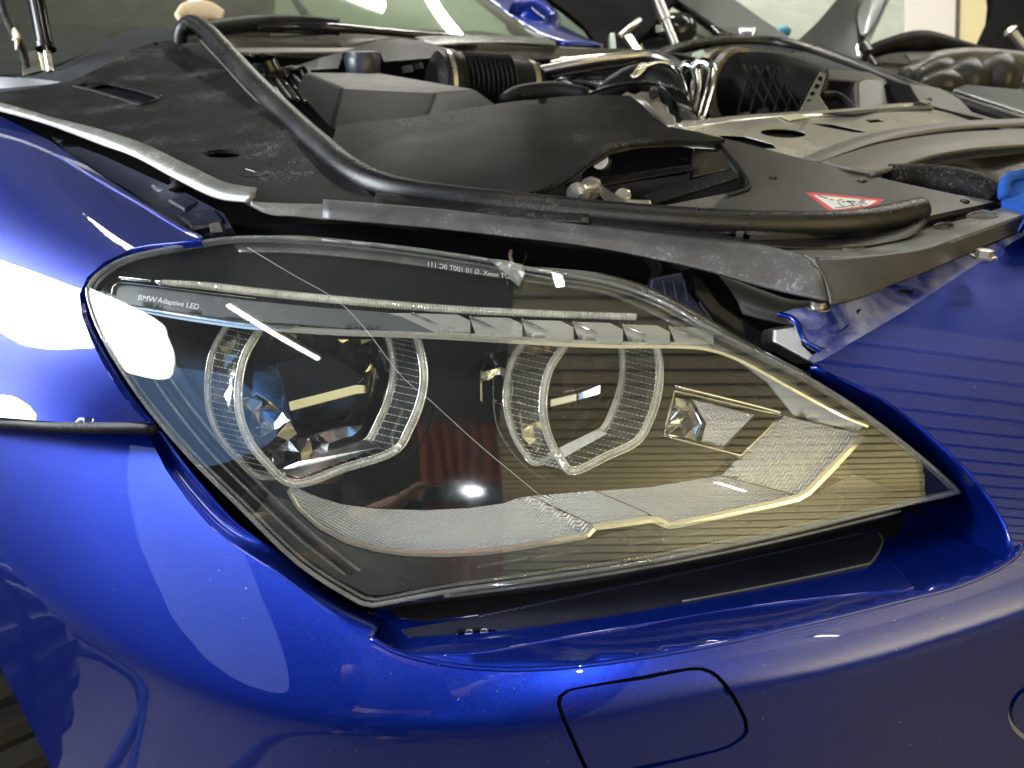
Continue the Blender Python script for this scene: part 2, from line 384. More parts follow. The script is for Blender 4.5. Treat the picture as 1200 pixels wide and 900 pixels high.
def tube_geo(pts3, r, seg=12, flat=1.0, closed=False, up=None):
    p = np.array(pts3, float); n = len(p); r = np.broadcast_to(np.asarray(r, float), (n,))
    if closed: t = np.roll(p, -1, 0) - np.roll(p, 1, 0)
    else: t = np.gradient(p, axis=0)
    t /= np.linalg.norm(t, axis=1)[:, None] + 1e-12
    u = np.array(up, float) if up is not None else np.array((0, TS, TC))
    a = u - t * (t @ u)[:, None]; a /= np.linalg.norm(a, axis=1)[:, None] + 1e-9
    b = np.cross(t, a)
    an = np.linspace(0, 2 * math.pi, seg, endpoint=False)
    V = p[:, None] + r[:, None, None] * (np.cos(an)[None, :, None] * a[:, None] + flat * np.sin(an)[None, :, None] * b[:, None])
    V = V.reshape(-1, 3); F = []
    for i in range(n if closed else n - 1):
        i2 = (i + 1) % n
        for j in range(seg):
            k = (j + 1) % seg; F.append((i * seg + j, i * seg + k, i2 * seg + k, i2 * seg + j))
    if not closed: F += [tuple(range(seg))[::-1], tuple((n - 1) * seg + j for j in range(seg))]
    return V, F
def px3(pts): a = np.array(pts, float); return Pn(a[:, 0], a[:, 1], a[:, 2])
def tube(name, pts, r, mat, parent=None, seg=12, n=8, flat=1.0, closed=False, up=None, world=False, rib=0, ribn=0):
    p = np.array(pts, float)
    q = cr(np.c_[p, np.broadcast_to(np.asarray(r, float), (len(p),))], n, closed)
    w3 = q[:, :3] if world else px3(q[:, :3]); rr = q[:, 3]
    if ribn:
        s = np.r_[0, np.cumsum(np.linalg.norm(np.diff(w3, axis=0), axis=1))]; t = np.linspace(0, s[-1], ribn * 2 + 1)
        w3 = np.stack([np.interp(t, s, w3[:, k]) for k in range(3)], 1); rr = np.interp(t, s, rr) * np.where(np.arange(len(t)) % 2, 1 - rib, 1.0)
    V, F = tube_geo(w3, rr, seg, flat, closed, up)
    return raw(name, V, F, mat, parent, smooth=not ribn)
def multi(name, geos, mat, parent=None, smooth=True):
    V, F = [], []
    for v, f in geos:
        b = len(V); V += [tuple(x) for x in v]; F += [tuple(i + b for i in q) for q in f]
    return raw(name, V, F, mat, parent, smooth)
def slab(name, poly, vec, mat, parent=None, bevel=0.0015, world=False):
    """prism: a measured face pushed along a world vector"""
    A = np.array(poly, float) if world else px3(poly); B = A + np.array(vec); n = len(A)
    F = [tuple(range(n)), tuple(range(2 * n - 1, n - 1, -1))] + [(i, i + n, (i + 1) % n + n, (i + 1) % n) for i in range(n)]
    F[0] = F[0][::-1]; F[1] = F[1][::-1]; F[2:] = [q[::-1] for q in F[2:]]
    o = raw(name, np.vstack([A, B]), F, mat, parent, bevel=bevel)
    import bmesh
    bm = bmesh.new(); bm.from_mesh(o.data); bmesh.ops.recalc_face_normals(bm, faces=bm.faces); bm.to_mesh(o.data); bm.free()
    return o
def lathe(name, p0, p1, prof, mat, parent=None, seg=28):
    """prof: (t along axis 0..1, radius m)"""
    p0 = np.array(p0, float); p1 = np.array(p1, float)
    pts = np.array([p0 + (p1 - p0) * t for t, r in prof]); ax = (p1 - p0) / np.linalg.norm(p1 - p0)
    u = np.array((0, 0, 1.0)) if abs(ax[2]) < 0.9 else np.array((1.0, 0, 0))
    a = np.cross(ax, u); a /= np.linalg.norm(a); b = np.cross(ax, a); an = np.linspace(0, 2 * math.pi, seg, endpoint=False)
    V = (pts[:, None] + np.array([r for t, r in prof])[:, None, None] * (np.cos(an)[None, :, None] * a + np.sin(an)[None, :, None] * b)).reshape(-1, 3)
    F = []; n = len(prof)
    for i in range(n - 1):
        for j in range(seg): k = (j + 1) % seg; F.append((i * seg + j, i * seg + k, (i + 1) * seg + k, (i + 1) * seg + j))
    F += [tuple(range(seg))[::-1], tuple((n - 1) * seg + j for j in range(seg))]
    o = raw(name, V, F, mat, parent, smooth=True)
    e = o.modifiers.new('edges', 'EDGE_SPLIT'); e.split_angle = R(40)
    return o
def ell(cx, cy, rx, ry, n=20, rot=0.0):
    t = np.linspace(0, 2 * math.pi, n, endpoint=False); x = rx * np.cos(t); y = ry * np.sin(t)
    return [(cx + a * math.cos(rot) - b * math.sin(rot), cy + a * math.sin(rot) + b * math.cos(rot)) for a, b in zip(x, y)]
def text_mesh(name, txt, o, ux, uy, size, depth, mat, parent, off=-0.0006, shear=0.0):
    """lettering printed on a surface: o = start, ux / uy = reading and upward direction as measured"""
    cu = bpy.data.curves.new(name, 'FONT'); cu.body = txt; cu.size = 1.0; cu.shear = shear; cu.resolution_u = 3
    tmp = bpy.data.objects.new(name, cu); me = bpy.data.meshes.new_from_object(tmp); bpy.data.objects.remove(tmp); me.name = name
    co = np.array([v.co for v in me.vertices]); X = o[0] + size * (co[:, 0] * ux[0] + co[:, 1] * uy[0]); Y = o[1] + size * (co[:, 0] * ux[1] + co[:, 1] * uy[1])
    W = Pn(X, Y, depth(X, Y) + off)
    me.vertices.foreach_set('co', W.ravel()); me.update(); me.materials.clear()
    return link(name, me, mat, parent)

# ------------------------------------------------------------------ the garage around the car
def struct(name, V, F, mat): return tag(raw(name, V, F, mat), kind='structure')
CONC = plastic('worn_concrete', (0.12, 0.108, 0.095), 0.45, dust=0.3, bump=0.1, blotch=0.6, dscale=1.5)
WALLM = plastic('painted_wall', (0.62, 0.60, 0.48), 0.6, bump=0.05, blotch=0.12, dscale=2)
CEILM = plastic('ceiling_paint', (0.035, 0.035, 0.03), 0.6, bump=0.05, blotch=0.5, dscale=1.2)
DARKW = plastic('dark_wall', (0.035, 0.03, 0.03), 0.7, bump=0.05)
struct('garage_floor', [(-4, -4.2, 0), (7, -4.2, 0), (7, 8, 0), (-4, 8, 0)], [(0, 1, 2, 3)], CONC)
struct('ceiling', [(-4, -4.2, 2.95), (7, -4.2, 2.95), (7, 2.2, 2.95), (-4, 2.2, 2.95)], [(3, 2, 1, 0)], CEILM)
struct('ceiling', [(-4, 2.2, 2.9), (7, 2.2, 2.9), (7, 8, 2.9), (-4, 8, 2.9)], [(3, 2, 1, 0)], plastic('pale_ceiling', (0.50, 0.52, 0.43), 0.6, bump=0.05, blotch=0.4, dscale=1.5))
def slab_box(name, x0, y0, z0, x1, y1, z1, mat, parent=None, bevel=0):
    V = [(x, y, z) for z in (z0, z1) for x, y in ((x0, y0), (x1, y0), (x1, y1), (x0, y1))]
    F = [(3, 2, 1, 0), (4, 5, 6, 7), (0, 1, 5, 4), (1, 2, 6, 5), (2, 3, 7, 6), (3, 0, 4, 7)]
    return raw(name, V, F, mat, parent, bevel=bevel)
tag(slab_box('back_wall', -4, 7.0, 0, 7, 7.15, 2.9, WALLM), kind='structure')
tag(slab_box('side_wall', 6.2, -4.0, 0, 6.35, 6.99, 2.9, WALLM), kind='structure')
tag(slab_box('front_wall', -4, -4.0, 0, 6.19, -3.85, 2.9, DARKW), kind='structure')
# ------------------------------------------------------------------ depth of the car's skins
crx = [-200, 0, 43, 105, 155, 233, 311, 400, 500, 600, 700, 850, 950, 1050, 1200, 1420]
cry = [585, 659, 703, 745, 775, 812, 838, 853, 857, 853, 840, 812, 795, 770, 721, 640]
cdx = [-200, 0, 100, 200, 300, 400, 560, 700, 850, 1000, 1200, 1420]
cdd = [.86, .655, .575, .520, .485, .464, .447, .441, .441, .448, .467, .50]
def smooth_interp(xs, ys, w=28):
    g = np.arange(xs[0] - 200, xs[-1] + 201, 4.0); v = np.interp(g, xs, ys)
    lo = g < xs[0]; v[lo] = ys[0] + (g[lo] - xs[0]) * (ys[1] - ys[0]) / (xs[1] - xs[0])
    hi = g > xs[-1]; v[hi] = ys[-1] + (g[hi] - xs[-1]) * (ys[-1] - ys[-2]) / (xs[-1] - xs[-2])
    k = np.exp(-0.5 * (np.arange(-25, 26) * 4.0 / w) ** 2); k /= k.sum()
    vp = np.pad(v, 25, mode='reflect', reflect_type='odd'); v = np.convolve(vp, k, 'valid')
    return lambda x: np.interp(x, g, v)
CRY = smooth_interp(crx, cry, 22); CRD = smooth_interp(cdx, cdd, 50)
def bumper_d(x, y):
    x = np.asarray(x, float); y = np.asarray(y, float)
    t = CRY(x) - y
    k1 = np.interp(x, [0, 300, 600, 1200], [0.00012, 0.00010, 0.00008, 0.00005]); k2 = -0.00030
    w = np.interp(x, [0, 500, 800, 1200], [9, 14, 16, 10])
    bulge = 0.0000006 * np.clip(t, 0, 400) ** 2 * np.interp(x, [0, 400, 600], [0.3, 0.5, 1.4])
    return CRD(x) + (k1 + k2) / 2 * t + (k1 - k2) / 2 * np.sqrt(t * t + w * w) + bulge
def lens_d(x, y):
    u = (np.asarray(x, float) - 570) / 500; v = (580 - np.asarray(y, float)) / 300
    a = np.where(u < 0, 0.045, 0.019)
    return 0.50 + 0.009 * u + 0.024 * v + a * u * u + np.where(v > 0, 0.05, 0.05) * v * v
fender_d = poly([(240, 275, .600), (190, 283, .590), (150, 292, .584), (100, 340, .578), (108, 400, .560), (140, 450, .545), (172, 497, .530),
                (100, 497, .560), (50, 497, .590), (0, 495, .630), (-150, 490, .80), (0, 140, .99), (60, 170, .90), (110, 205, .80), (170, 240, .70),
                (-150, 90, 1.30), (50, 300, .66), (0, 300, .72), (-150, 300, .98), (50, 400, .618), (-40, 400, .70)], 3)
nose_p = poly([(955, 425, .556), (1000, 447, .549), (1040, 470, .541), (1110, 530, .524), (1160, 585, .502), (1188, 645, .474),
              (1100, 335, .600), (1200, 275, .630), (1400, 180, .70), (1200, 450, .548), (1100, 420, .562), (1400, 600, .50), (1400, 400, .585), (1250, 620, .487)], 2)
nose_d = lambda x, y: nose_p(x, y) + 8.0e-7 * (np.asarray(y, float) - 560) ** 2 + 0.6e-7 * (np.asarray(x, float) - 1000) ** 2

car = empty('car', P(560, 900, 0.9) * 1.0, 'blue car with its bonnet open, seen close at the front corner with the headlight', 'car')
# ------------------------------------------------------------------ painted panels
FEN = [(-160, 60), (-60, 98), (0, 136), (60, 166), (110, 200), (165, 235), (215, 266), (237, 276), (236, 283), (215, 285), (180, 288), (150, 294),
       (122, 307), (102, 325), (93, 345), (96, 370), (108, 402), (128, 440), (150, 472), (172, 495), (120, 496), (60, 494), (0, 489), (-160, 482)]
sheet('fender', FEN, fender_d, BLUE, car, step=8, th=0.004)
BUM = [(-200, 493), (0, 500), (60, 504), (120, 506), (172, 506), (194, 550), (221, 588), (249, 620), (285, 647), (323, 671), (362, 700), (400, 727), (435, 749), (470, 766), (530, 780), (600, 785), (680, 781),
       (750, 771), (830, 757), (900, 741), (980, 723), (1050, 705), (1110, 690), (1155, 673), (1186, 655), (1196, 640), (1240, 622), (1420, 560), (1420, 1040), (110, 1040), (75, 930), (40, 860), (0, 782), (-30, 735), (-90, 680), (-200, 640)]
WASH = [(655, 826), (662, 812), (680, 806), (760, 793), (808, 784), (832, 787), (850, 803), (868, 832), (875, 856), (862, 870), (838, 880), (765, 897), (700, 909), (690, 906), (672, 868)]
def scale_poly(p, s, add=0):
    a = np.array(p, float); c = a.mean(0); d = a - c; l = np.linalg.norm(d, axis=1)[:, None]
    return (c + d * (s + add / l)).tolist()
TOWC = ell(1222, 836, 38, 34, 16)
sheet('bumper', BUM, bumper_d, BLUE, car, step=9, th=0.0025, holes=[scale_poly(WASH, 1, 2.6), scale_poly(TOWC, 1, 2.6)], hsm=2)
wc = sheet('washer_cover', scale_poly(WASH, 1, -2.4), lambda x, y: bumper_d(x, y) + 0.0004, BLUE, car, step=8, th=0.003, sm=2)
tag(wc, 'rounded headlight washer flap')
sheet('tow_hook_cover', scale_poly(TOWC, 1, -2.4), lambda x, y: bumper_d(x, y) + 0.0004, BLUE, car, step=8, th=0.003, sm=2)
sheet('bumper_backing', [(640, 800), (700, 794), (800, 777), (850, 782), (905, 850), (905, 900), (640, 960)], lambda x, y: bumper_d(x, y) + 0.012, BLKDEEP, car, step=20)
NOSE = [(955, 425), (1000, 400), (1060, 365), (1110, 332), (1160, 300), (1200, 276), (1420, 160), (1420, 600), (1240, 627), (1196, 644), (1188, 640), (1178, 612), (1160, 582), (1136, 552), (1110, 527), (1080, 500), (1040, 470), (1000, 449), (970, 436)]
sheet('nose_panel', NOSE, nose_d, BLUE, car, step=8, th=0.004)
# the deep side wall of the nose beside the lamp tip, with the fold down to the ledge
loft('nose_return', [[(x, y, float(nose_d(x, y)) + .001) for x, y in [(953, 427), (1000, 450), (1040, 471), (1080, 501), (1110, 528), (1136, 553), (1160, 583), (1178, 613), (1190, 645)]],
                     [(948, 432, .575), (990, 458, .572), (1028, 482, .568), (1065, 512, .562), (1095, 540, .556), (1122, 568, .545), (1145, 598, .530), (1165, 628, .508), (1188, 654, .480)],
                     [(942, 437, .60), (984, 464, .60), (1021, 488, .60), (1060, 520, .60), (1088, 545, .595), (1112, 571, .59), (1112, 600, .57), (1138, 634, .53), (1183, 661, .482)],
                     [(938, 440, .66), (980, 466, .66), (1017, 490, .66), (1056, 522, .65), (1084, 547, .65), (1106, 572, .63), (1072, 602, .585), (1115, 636, .532), (1178, 665, .482)]], BLUE, car, nu=5, nv=5, th=0.002)
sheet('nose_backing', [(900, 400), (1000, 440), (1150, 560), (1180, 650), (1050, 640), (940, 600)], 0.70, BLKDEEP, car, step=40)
# ledge under the lamp
ledge_p = tps([(400, 727, .515), (435, 749, .492), (470, 765, .474), (600, 784, .4515), (750, 771, .4480), (900, 741, .4510), (1050, 705, .4590), (1155, 673, .4690), (1188, 655, .478),
               (450, 700, .540), (500, 705, .525), (600, 700, .519), (800, 670, .537), (1000, 620, .570), (1062, 606, .578), (600, 640, .575), (900, 600, .61), (420, 680, .56)], 0.0005)
ledge_d = lambda x, y: np.maximum(ledge_p(x, y) + .0015, bumper_d(x, y) + .0032)
LEDGE = [(430, 750), (470, 772), (530, 787), (600, 792), (680, 788), (750, 778), (830, 764), (900, 748), (980, 730), (1050, 712), (1110, 697), (1155, 680), (1192, 662), (1120, 632), (1066, 600), (1055, 588), (900, 625), (750, 656), (620, 676), (520, 690), (448, 703), (440, 714), (432, 730)]
sheet('bumper_ledge', LEDGE, ledge_d, BLUE, car, step=9, th=0.003)
tube('ledge_bead', [(x, y, float(ledge_d(x, y)) + .0004) for x, y in [(520, 768), (570, 764), (640, 751), (760, 731), (880, 711), (1000, 697), (1066, 691), (1060, 676), (1042, 656)]], [.0003, .0010, .0012, .0012, .0012, .0012, .0012, .001, .0003], BLUE, car, seg=8)
sheet('gap_shade', [(450, 708), (520, 697), (620, 683), (750, 663), (900, 632), (1050, 596), (1060, 606), (1050, 628), (1036, 632), (1028, 620), (950, 638), (850, 660), (750, 681), (640, 704), (560, 720), (500, 728), (468, 724)], lambda x, y: ledge_d(x, y) - .0008, BLKGLOSS, car, step=9, th=0.001)  # black sheet stands in for shade and dark reflection under the lamp
tube('bumper_fold', [(x, y, float(bumper_d(x, y)) + .0012) for x, y in cr([(435, 749), (470, 766.5), (530, 780), (600, 785), (680, 780.5), (750, 771), (830, 757), (900, 741), (980, 722.5), (1050, 705), (1110, 690), (1155, 673), (1186, 655), (1197, 640)], 4)], 0.0019, BLUE, car, seg=10, n=2)
# lamp's mirror image in the ledge, built as a dark strip with pale edge
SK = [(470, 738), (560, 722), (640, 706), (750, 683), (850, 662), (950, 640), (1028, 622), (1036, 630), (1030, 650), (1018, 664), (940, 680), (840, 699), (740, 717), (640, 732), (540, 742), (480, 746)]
lamp_refl = sheet('lamp_reflection', SK, lambda x, y: ledge_d(x, y) - .0012, plastic('lamp_reflection', (0.012, 0.013, 0.02), 0.12, bump=0, blotch=1.0, dust=0.0), car, step=9, th=0.001)
ze = []
for k_ in range(96):
    x = 560 + k_ * 4.8; y0 = np.interp(x, [560, 640, 750, 850, 950, 1028], [722, 706, 683, 662, 640, 622]) + (0.8 if k_ % 2 else -0.8)
    ze.append((x, y0 + 3, float(ledge_d(x, y0)) - .0016))
tube('reflection_edge', ze, 0.0016, plastic('reflection_edge_grey', (0.16, 0.155, 0.14), 0.35, bump=0.1, blotch=.5, dscale=40), lamp_refl, seg=6, n=1, flat=.5)
tube('reflection_edge', [(1030, 625, float(ledge_d(1030, 625)) - .0014), (1034, 636, float(ledge_d(1034, 636)) - .0014), (1022, 658, float(ledge_d(1022, 658)) - .0014), (1004, 664, float(ledge_d(1004, 664)) - .0014), (900, 686, float(ledge_d(900, 686)) - .0014), (800, 705, float(ledge_d(800, 705)) - .0014)], 0.0009, plastic('reflection_edge_dim', (0.08, 0.08, 0.075), 0.35, bump=0.1), lamp_refl, seg=6)
# navy return flanges round the lamp
LO = [(172, 506), (194, 550), (221, 588), (249, 620), (285, 647), (323, 671), (362, 700), (400, 727), (435, 749)]
LI = [(186, 500), (214, 540), (245, 578), (275, 610), (310, 636), (346, 663), (380, 690), (415, 712), (452, 724)]
loft('bumper_flange', [[(x, y, float(bumper_d(x, y)) + 0.0015) for x, y in LO],
                       [((x + a) / 2, (y + b) / 2, float(bumper_d(x, y)) + 0.010) for (x, y), (a, b) in zip(LO, LI)],
                       [(a, b, float(lens_d(a, b)) + 0.028) for a, b in LI]], BLUE, car, nu=6, nv=5, th=0.002)
FO = [(237, 280), (215, 285), (180, 288), (150, 294), (122, 307), (102, 325), (93, 345), (96, 370), (108, 402), (128, 440), (150, 472), (172, 496)]
FI = [(240, 290), (216, 294), (186, 297), (158, 303), (134, 315), (116, 331), (109, 350), (112, 372), (124, 400), (146, 438), (168, 470), (190, 500)]
loft('fender_flange', [[(x, y, float(fender_d(x, y)) + 0.001) for x, y in FO],
                       [((x + a) / 2 - 1, (y + b) / 2 - 1, float(fender_d(x, y)) + 0.006) for (x, y), (a, b) in zip(FO, FI)],
                       [(a, b, float(lens_d(a, b)) + 0.022) for a, b in FI]], BLUE, car, nu=6, nv=5, th=0.002)
tube('fender_bead', [(x, y, float(fender_d(x, y)) + 0.0008) for x, y in [(60, 178), (110, 208), (165, 240), (215, 270), (236, 280), (215, 284.5), (180, 288), (150, 293.5)]], 0.0016, BLUE, car, seg=10)
tube('gap_seal', [(-160, 489, .815), (0, 496, .645), (60, 500, .594), (120, 501, .560), (172, 501, .536), (178, 503, .537)], 0.0048, BLK, car, seg=8)
sheet('inner_liner', [(-60, 470), (100, 470), (200, 480), (330, 640), (470, 730), (380, 770), (180, 560), (-60, 530)], [(-60, 500, .90), (172, 500, .64), (300, 640, .60), (450, 730, .59), (100, 500, .70), (380, 760, .59)], BLKDEEP, car, step=20)
# ------------------------------------------------------------------ front wheel behind the arch
wheel_c = P(-170, 900, 0.98)
ty = empty('wheel', (0, 0, 0), None, None); ty.parent = car; ty.matrix_parent_inverse = Matrix.Translation(-car.location)
def wheel():
    V, F = [], []
    axis = np.array((-0.83, -0.55, 0.0)); a = np.array((0, 0, 1.0)); b = np.cross(axis, a)
    Rr = 0.335; c = np.array(P(8, 850, 0.80)) + np.array((-0.55 * .31, 0.83 * .31, 0)) + axis * 0.07; c[2] = 0.34; Rr, W, n = 0.335, 0.125, 132
    prof = [(-W, Rr - 0.10), (-W, Rr - 0.03), (-W * 0.86, Rr - 0.004), (-W * 0.30, Rr), (-W * 0.28, Rr - 0.009), (-W * 0.20, Rr - 0.009), (-W * 0.18, Rr), (W * 0.18, Rr), (W * 0.20, Rr - 0.009), (W * 0.28, Rr - 0.009), (W * 0.30, Rr), (W * 0.86, Rr - 0.004), (W, Rr - 0.03), (W, Rr - 0.10)]
    m = len(prof)
    for i in range(n):
        an = 2 * math.pi * i / n
        for k, (s, r) in enumerate(prof):
            rr = r - (0.013 if (i % 3 == 0 and k in (2, 3, 10, 11, 6, 7)) else 0)
            V.append(c + axis * s + rr * (math.cos(an) * a + math.sin(an) * b))
    for i in range(n):
        for k in range(m - 1): F.append((i * m + k, i * m + k + 1, ((i + 1) % n) * m + k + 1, ((i + 1) % n) * m + k))
    raw('tyre', V, F, TYRE, ty)
    rim = [c + axis * (W * 0.8) + (Rr - 0.10) * (math.cos(2 * math.pi * i / 40) * a + math.sin(2 * math.pi * i / 40) * b) for i in range(40)]
    raw('rim', rim + [c + axis * W * 0.4], [(i, (i + 1) % 40, 40) for i in range(40)], ALU, ty)
wheel()
raw('arch_liner', [tuple(P(*q)) for q in [(-500, 480, 1.9), (140, 700, 1.7), (200, 1150, 1.5), (-500, 1150, 1.9)]], [(0, 1, 2, 3)], BLKDEEP, car)
# ------------------------------------------------------------------ headlight
def Ld(off): return lambda x, y: lens_d(x, y) + off
LENSO = [(104, 350), (106, 333), (120, 318), (150, 302), (210, 289), (275, 279), (350, 280), (450, 288), (560, 303), (620, 315), (690, 327), (735, 338), (780, 356), (830, 384), (900, 420), (960, 451), (1020, 490), (1080, 537),
         (1119, 572), (1117, 578), (1060, 591), (900, 629), (750, 660), (620, 680), (520, 694), (445, 708), (432, 708), (415, 702), (350, 660), (280, 592), (220, 532), (165, 466), (122, 398)]
head = sheet('headlight', scale_poly(LENSO, 1, -2), Ld(0.115), BLKDEEP, car, step=22, th=0.004)
tag(head, 'headlight with a clear lens over two ringed lamps')
def outline_at(off, pts=LENSO): return [(x, y, float(lens_d(x, y)) + off) for x, y in pts]
# housing side walls (lens edge back to the shell)
loft('housing_wall', [outline_at(0.004), outline_at(0.05, scale_poly(LENSO, 1, -3)), outline_at(0.116, scale_poly(LENSO, 1, -9))], BLKGLOSS, head, nu=2, nv=2, closed_u=True)
sheet('lens', LENSO, lens_d, LENS, head, step=7, th=0.0028)
tube('lens_rim', outline_at(0.0005), 0.0017, CLEARR, head, seg=8, n=4, closed=True)
tube('lens_rim', outline_at(0.006, scale_poly(LENSO, 1, -7)), 0.0012, CLEARR, head, seg=6, n=4, closed=True)
# inner moulded steps seen along the outer corner of the cover
for k, (dx, dy, r, dd, mt) in enumerate([(10, -1, .0010, .010, CLEARR), (17, -3, .0014, .016, BEZEL), (27, -6, .0012, .022, CLEARR)]):
    tube('cover_step', [(x + dx, y + dy, float(lens_d(x + dx, y + dy)) + dd) for x, y in [(122, 345), (128, 372), (146, 405), (170, 445), (200, 487), (240, 535), (290, 585), (340, 632), (395, 675)]], r, mt, head, seg=8)
# black bezel, cut out for the two bowls and the small reflector
def ring_path(cx, cy, pts): return [(cx + a, cy + b) for a, b in pts]
# outline of a lamp ring as measured on the first lamp's front rim, closed above behind the trim
RING1 = [(300, 393), (286, 420), (280, 452), (281, 485), (291, 514), (310, 540), (345, 567), (404, 548.5), (461, 529), (481, 500), (494, 466), (497, 436), (492, 408), (484, 388), (462, 362), (425, 345), (385, 340), (342, 350), (316, 370)]
RING2 = [(664, 402), (646, 428), (638, 455), (637, 487), (645, 517), (658, 540), (673, 552), (710, 535), (746, 517), (762, 490), (771, 460), (773, 432), (770, 410), (764, 392), (748, 368), (722, 352), (700, 350), (682, 365), (671, 385)]
def shift(p, dx, dy): return [(x + dx, y + dy) for x, y in p]
B1 = shift(RING1, -36, -8); B2 = shift(RING2, -43, -10)
REFL = [(790, 458), (916, 487), (868, 534), (778, 511)]
BEZO = scale_poly(LENSO, 1, -9)
sheet('bezel', BEZO, Ld(0.052), BEZEL, head, step=12, th=0.003, holes=[scale_poly(B1, 1, 3), scale_poly(B2, 1, 3), REFL])
def offs(p, k, dd=0.0):
    a = np.array(p, float); t = np.roll(a, -1, 0)[:, :2] - np.roll(a, 1, 0)[:, :2]; t /= np.linalg.norm(t, axis=1)[:, None]
    nn = np.c_[-t[:, 1], t[:, 0]]; c = a[:, :2].mean(0)
    if ((a[:, :2] - c) * nn).sum() < 0: nn = -nn
    return np.c_[a[:, :2] + nn * k, a[:, 2] + dd]
SMOKB = metal('smoked_bowl', (0.50, 0.50, 0.49), 0.10)
VANES = plastic('dull_silver', (0.40, 0.41, 0.40), 0.3, bump=0.2, grain=1600, blotch=0.1, metal=0.3)
def ring_parts(front, back, dB, nf, chunk):
    fr = [(x, y, float(lens_d(x, y)) + 0.022) for x, y in front]; bk = [(x, y, float(lens_d(x, y)) + dB) for x, y in back]
    for P0, nm, wd in ((fr, 'clear ribbed front ring of the lamp', 4.2), (bk, 'clear ribbed rear ring of the lamp', 3.6)):
        q = cr(np.array(P0), 6, True)
        rg = tube('light_ring', P0, 0.0018, GUIDE, head, seg=8, n=6, closed=True, flat=1.0, rib=0.35, ribn=nf)
        tag(rg, nm)
        for k in (wd, -wd): tube('ring_edge', offs(q, k), 0.00065, BRIGHTE, rg, seg=6, n=1, closed=True)
        loft('ring_face', [offs(q, wd, .0006), offs(q, -wd, .0006)], GUIDE, rg, nu=1, nv=0, closed_u=True)
    loft('clear_sleeve', [fr, bk], GUIDEC, head, nu=6, nv=0, closed_u=True)
    # dashed cross ribs moulded in the sleeve
    f = cr(np.array(fr), 8, True); b = cr(np.array(bk), 8, True); geo = []
    for i in range(0, len(f), 2):
        for s in range(7):
            t0, t1 = 0.08 + s * 0.122, 0.08 + s * 0.122 + 0.08
            q0, q1 = f[i] * (1 - t0) + b[i] * t0, f[i] * (1 - t1) + b[i] * t1
            geo.append(tube_geo(px3([q0, q1]), 0.00026, 4))
    tag(multi('sleeve_ribs', geo, SILV, head), kind='stuff')
    # bowl behind the rear ring
    rows = []
    for k, (s, dd, sx, sy) in enumerate([(1.0, 0, 0, 0), (0.93, .018, -3, -1), (0.80, .036, -6, -3), (0.5, .05, -8, -4)]):
        c = np.array(back).mean(0); rows.append([(c[0] + (x - c[0]) * s + sx, c[1] + (y - c[1]) * s + sy, float(lens_d(x, y)) + dB + dd) for x, y in back])
    bowl = loft('reflector_bowl', rows, SMOKB, head, nu=3, nv=3, closed_u=True)
    return bowl
b1 = ring_parts(RING1, B1, 0.048, 210, 1)
b2 = ring_parts(RING2, B2, 0.048, 170, 2)
def facets(name, outline, dfun, amp, step, mat, seed=1, parent=head):
    rs = np.random.RandomState(seed); f0 = asf(dfun)
    cache = {}
    def f(x, y):
        x = np.asarray(x, float); y = np.asarray(y, float)
        h = np.sin(x * 12.9898 + y * 78.233 + seed) * 43758.5453; h = h - np.floor(h)
        return f0(x, y) + amp * (h - 0.5)
    return sheet(name, outline, f, mat, parent, step=step, th=0.0015, jitter=step * 0.3, flat=True)
# first lamp inside
facets('chrome_facet', [(255, 470), (300, 462), (330, 482), (348, 508), (380, 518), (352, 540), (320, 545), (280, 520)], Ld(.066), .012, 15, metal('cool_mirror', (0.58, 0.60, 0.64), 0.06), 2)
facets('chrome_facet', [(335, 516), (372, 508), (425, 498), (440, 505), (415, 520), (345, 542)], Ld(.070), .006, 14, CHROMES, 12)
facets('chrome_facet', [(248, 400), (285, 388), (275, 440), (270, 480), (250, 470)], Ld(.056), .010, 22, metal('smoked_mirror', (0.5, 0.5, 0.48), 0.1), 17)
facets('chrome_facet', [(305, 392), (345, 375), (425, 378), (436, 405), (430, 412), (330, 424), (318, 420)], Ld(.082), .010, 17, metal('smoky_chrome', (0.35, 0.32, 0.25), 0.08), 5)
facets('chrome_facet', [(395, 398), (436, 398), (441, 432), (428, 436), (405, 425)], Ld(.068), .006, 12, metal('smoked_crystal', (0.35, 0.36, 0.34), 0.06), 9)
facets('chrome_facet', [(443, 410), (456, 395), (461, 440), (447, 462), (438, 455)], Ld(.070), .008, 16, metal('cold_chrome', (0.45, 0.50, 0.60), 0.07), 4)
facets('chrome_facet', [(392, 532), (430, 505), (455, 470), (458, 445), (462, 470), (440, 505), (415, 530)], Ld(.064), .004, 14, CHROMES, 6)
slab('projector_visor', [(323, 424, .575), (377, 413, .572), (392, 418, .570), (428, 442, .567), (415, 453, .563), (335, 473, .566)], -0.02 * UP + 0.022 * FW, BLKGLOSS, head)
facets('projector_glass', [(333, 478), (418, 457), (424, 468), (398, 500), (372, 507), (338, 512), (330, 500)], Ld(.072), .003, 26, metal('dark_glass', (0.10, 0.10, 0.10), 0.06), 8)
slab('cross_bar', [(338, 471, .560), (417, 451, .556), (427, 451.5, .556), (427, 461, .556), (417, 462, .556), (340, 482, .560)], 0.008 * FW, SHUTTINT, head, bevel=0.0008)
slab('sleeve_floor', [(322, 552, .545), (350, 541, .54), (428, 515, .54), (446, 524, .53), (350, 560, .53)], 0.003 * FW, CHROMES, head, bevel=0.0005)
sheet('blue_reflection', [(262, 440), (287, 415), (320, 425), (338, 445), (342, 480), (352, 520), (330, 512), (300, 480), (275, 475)], Ld(.070), metal('bluish_reflection', (0.30, 0.42, 0.62), 0.10), head, step=14)  # blue reflection over the lamp, built in as a bluish sheet
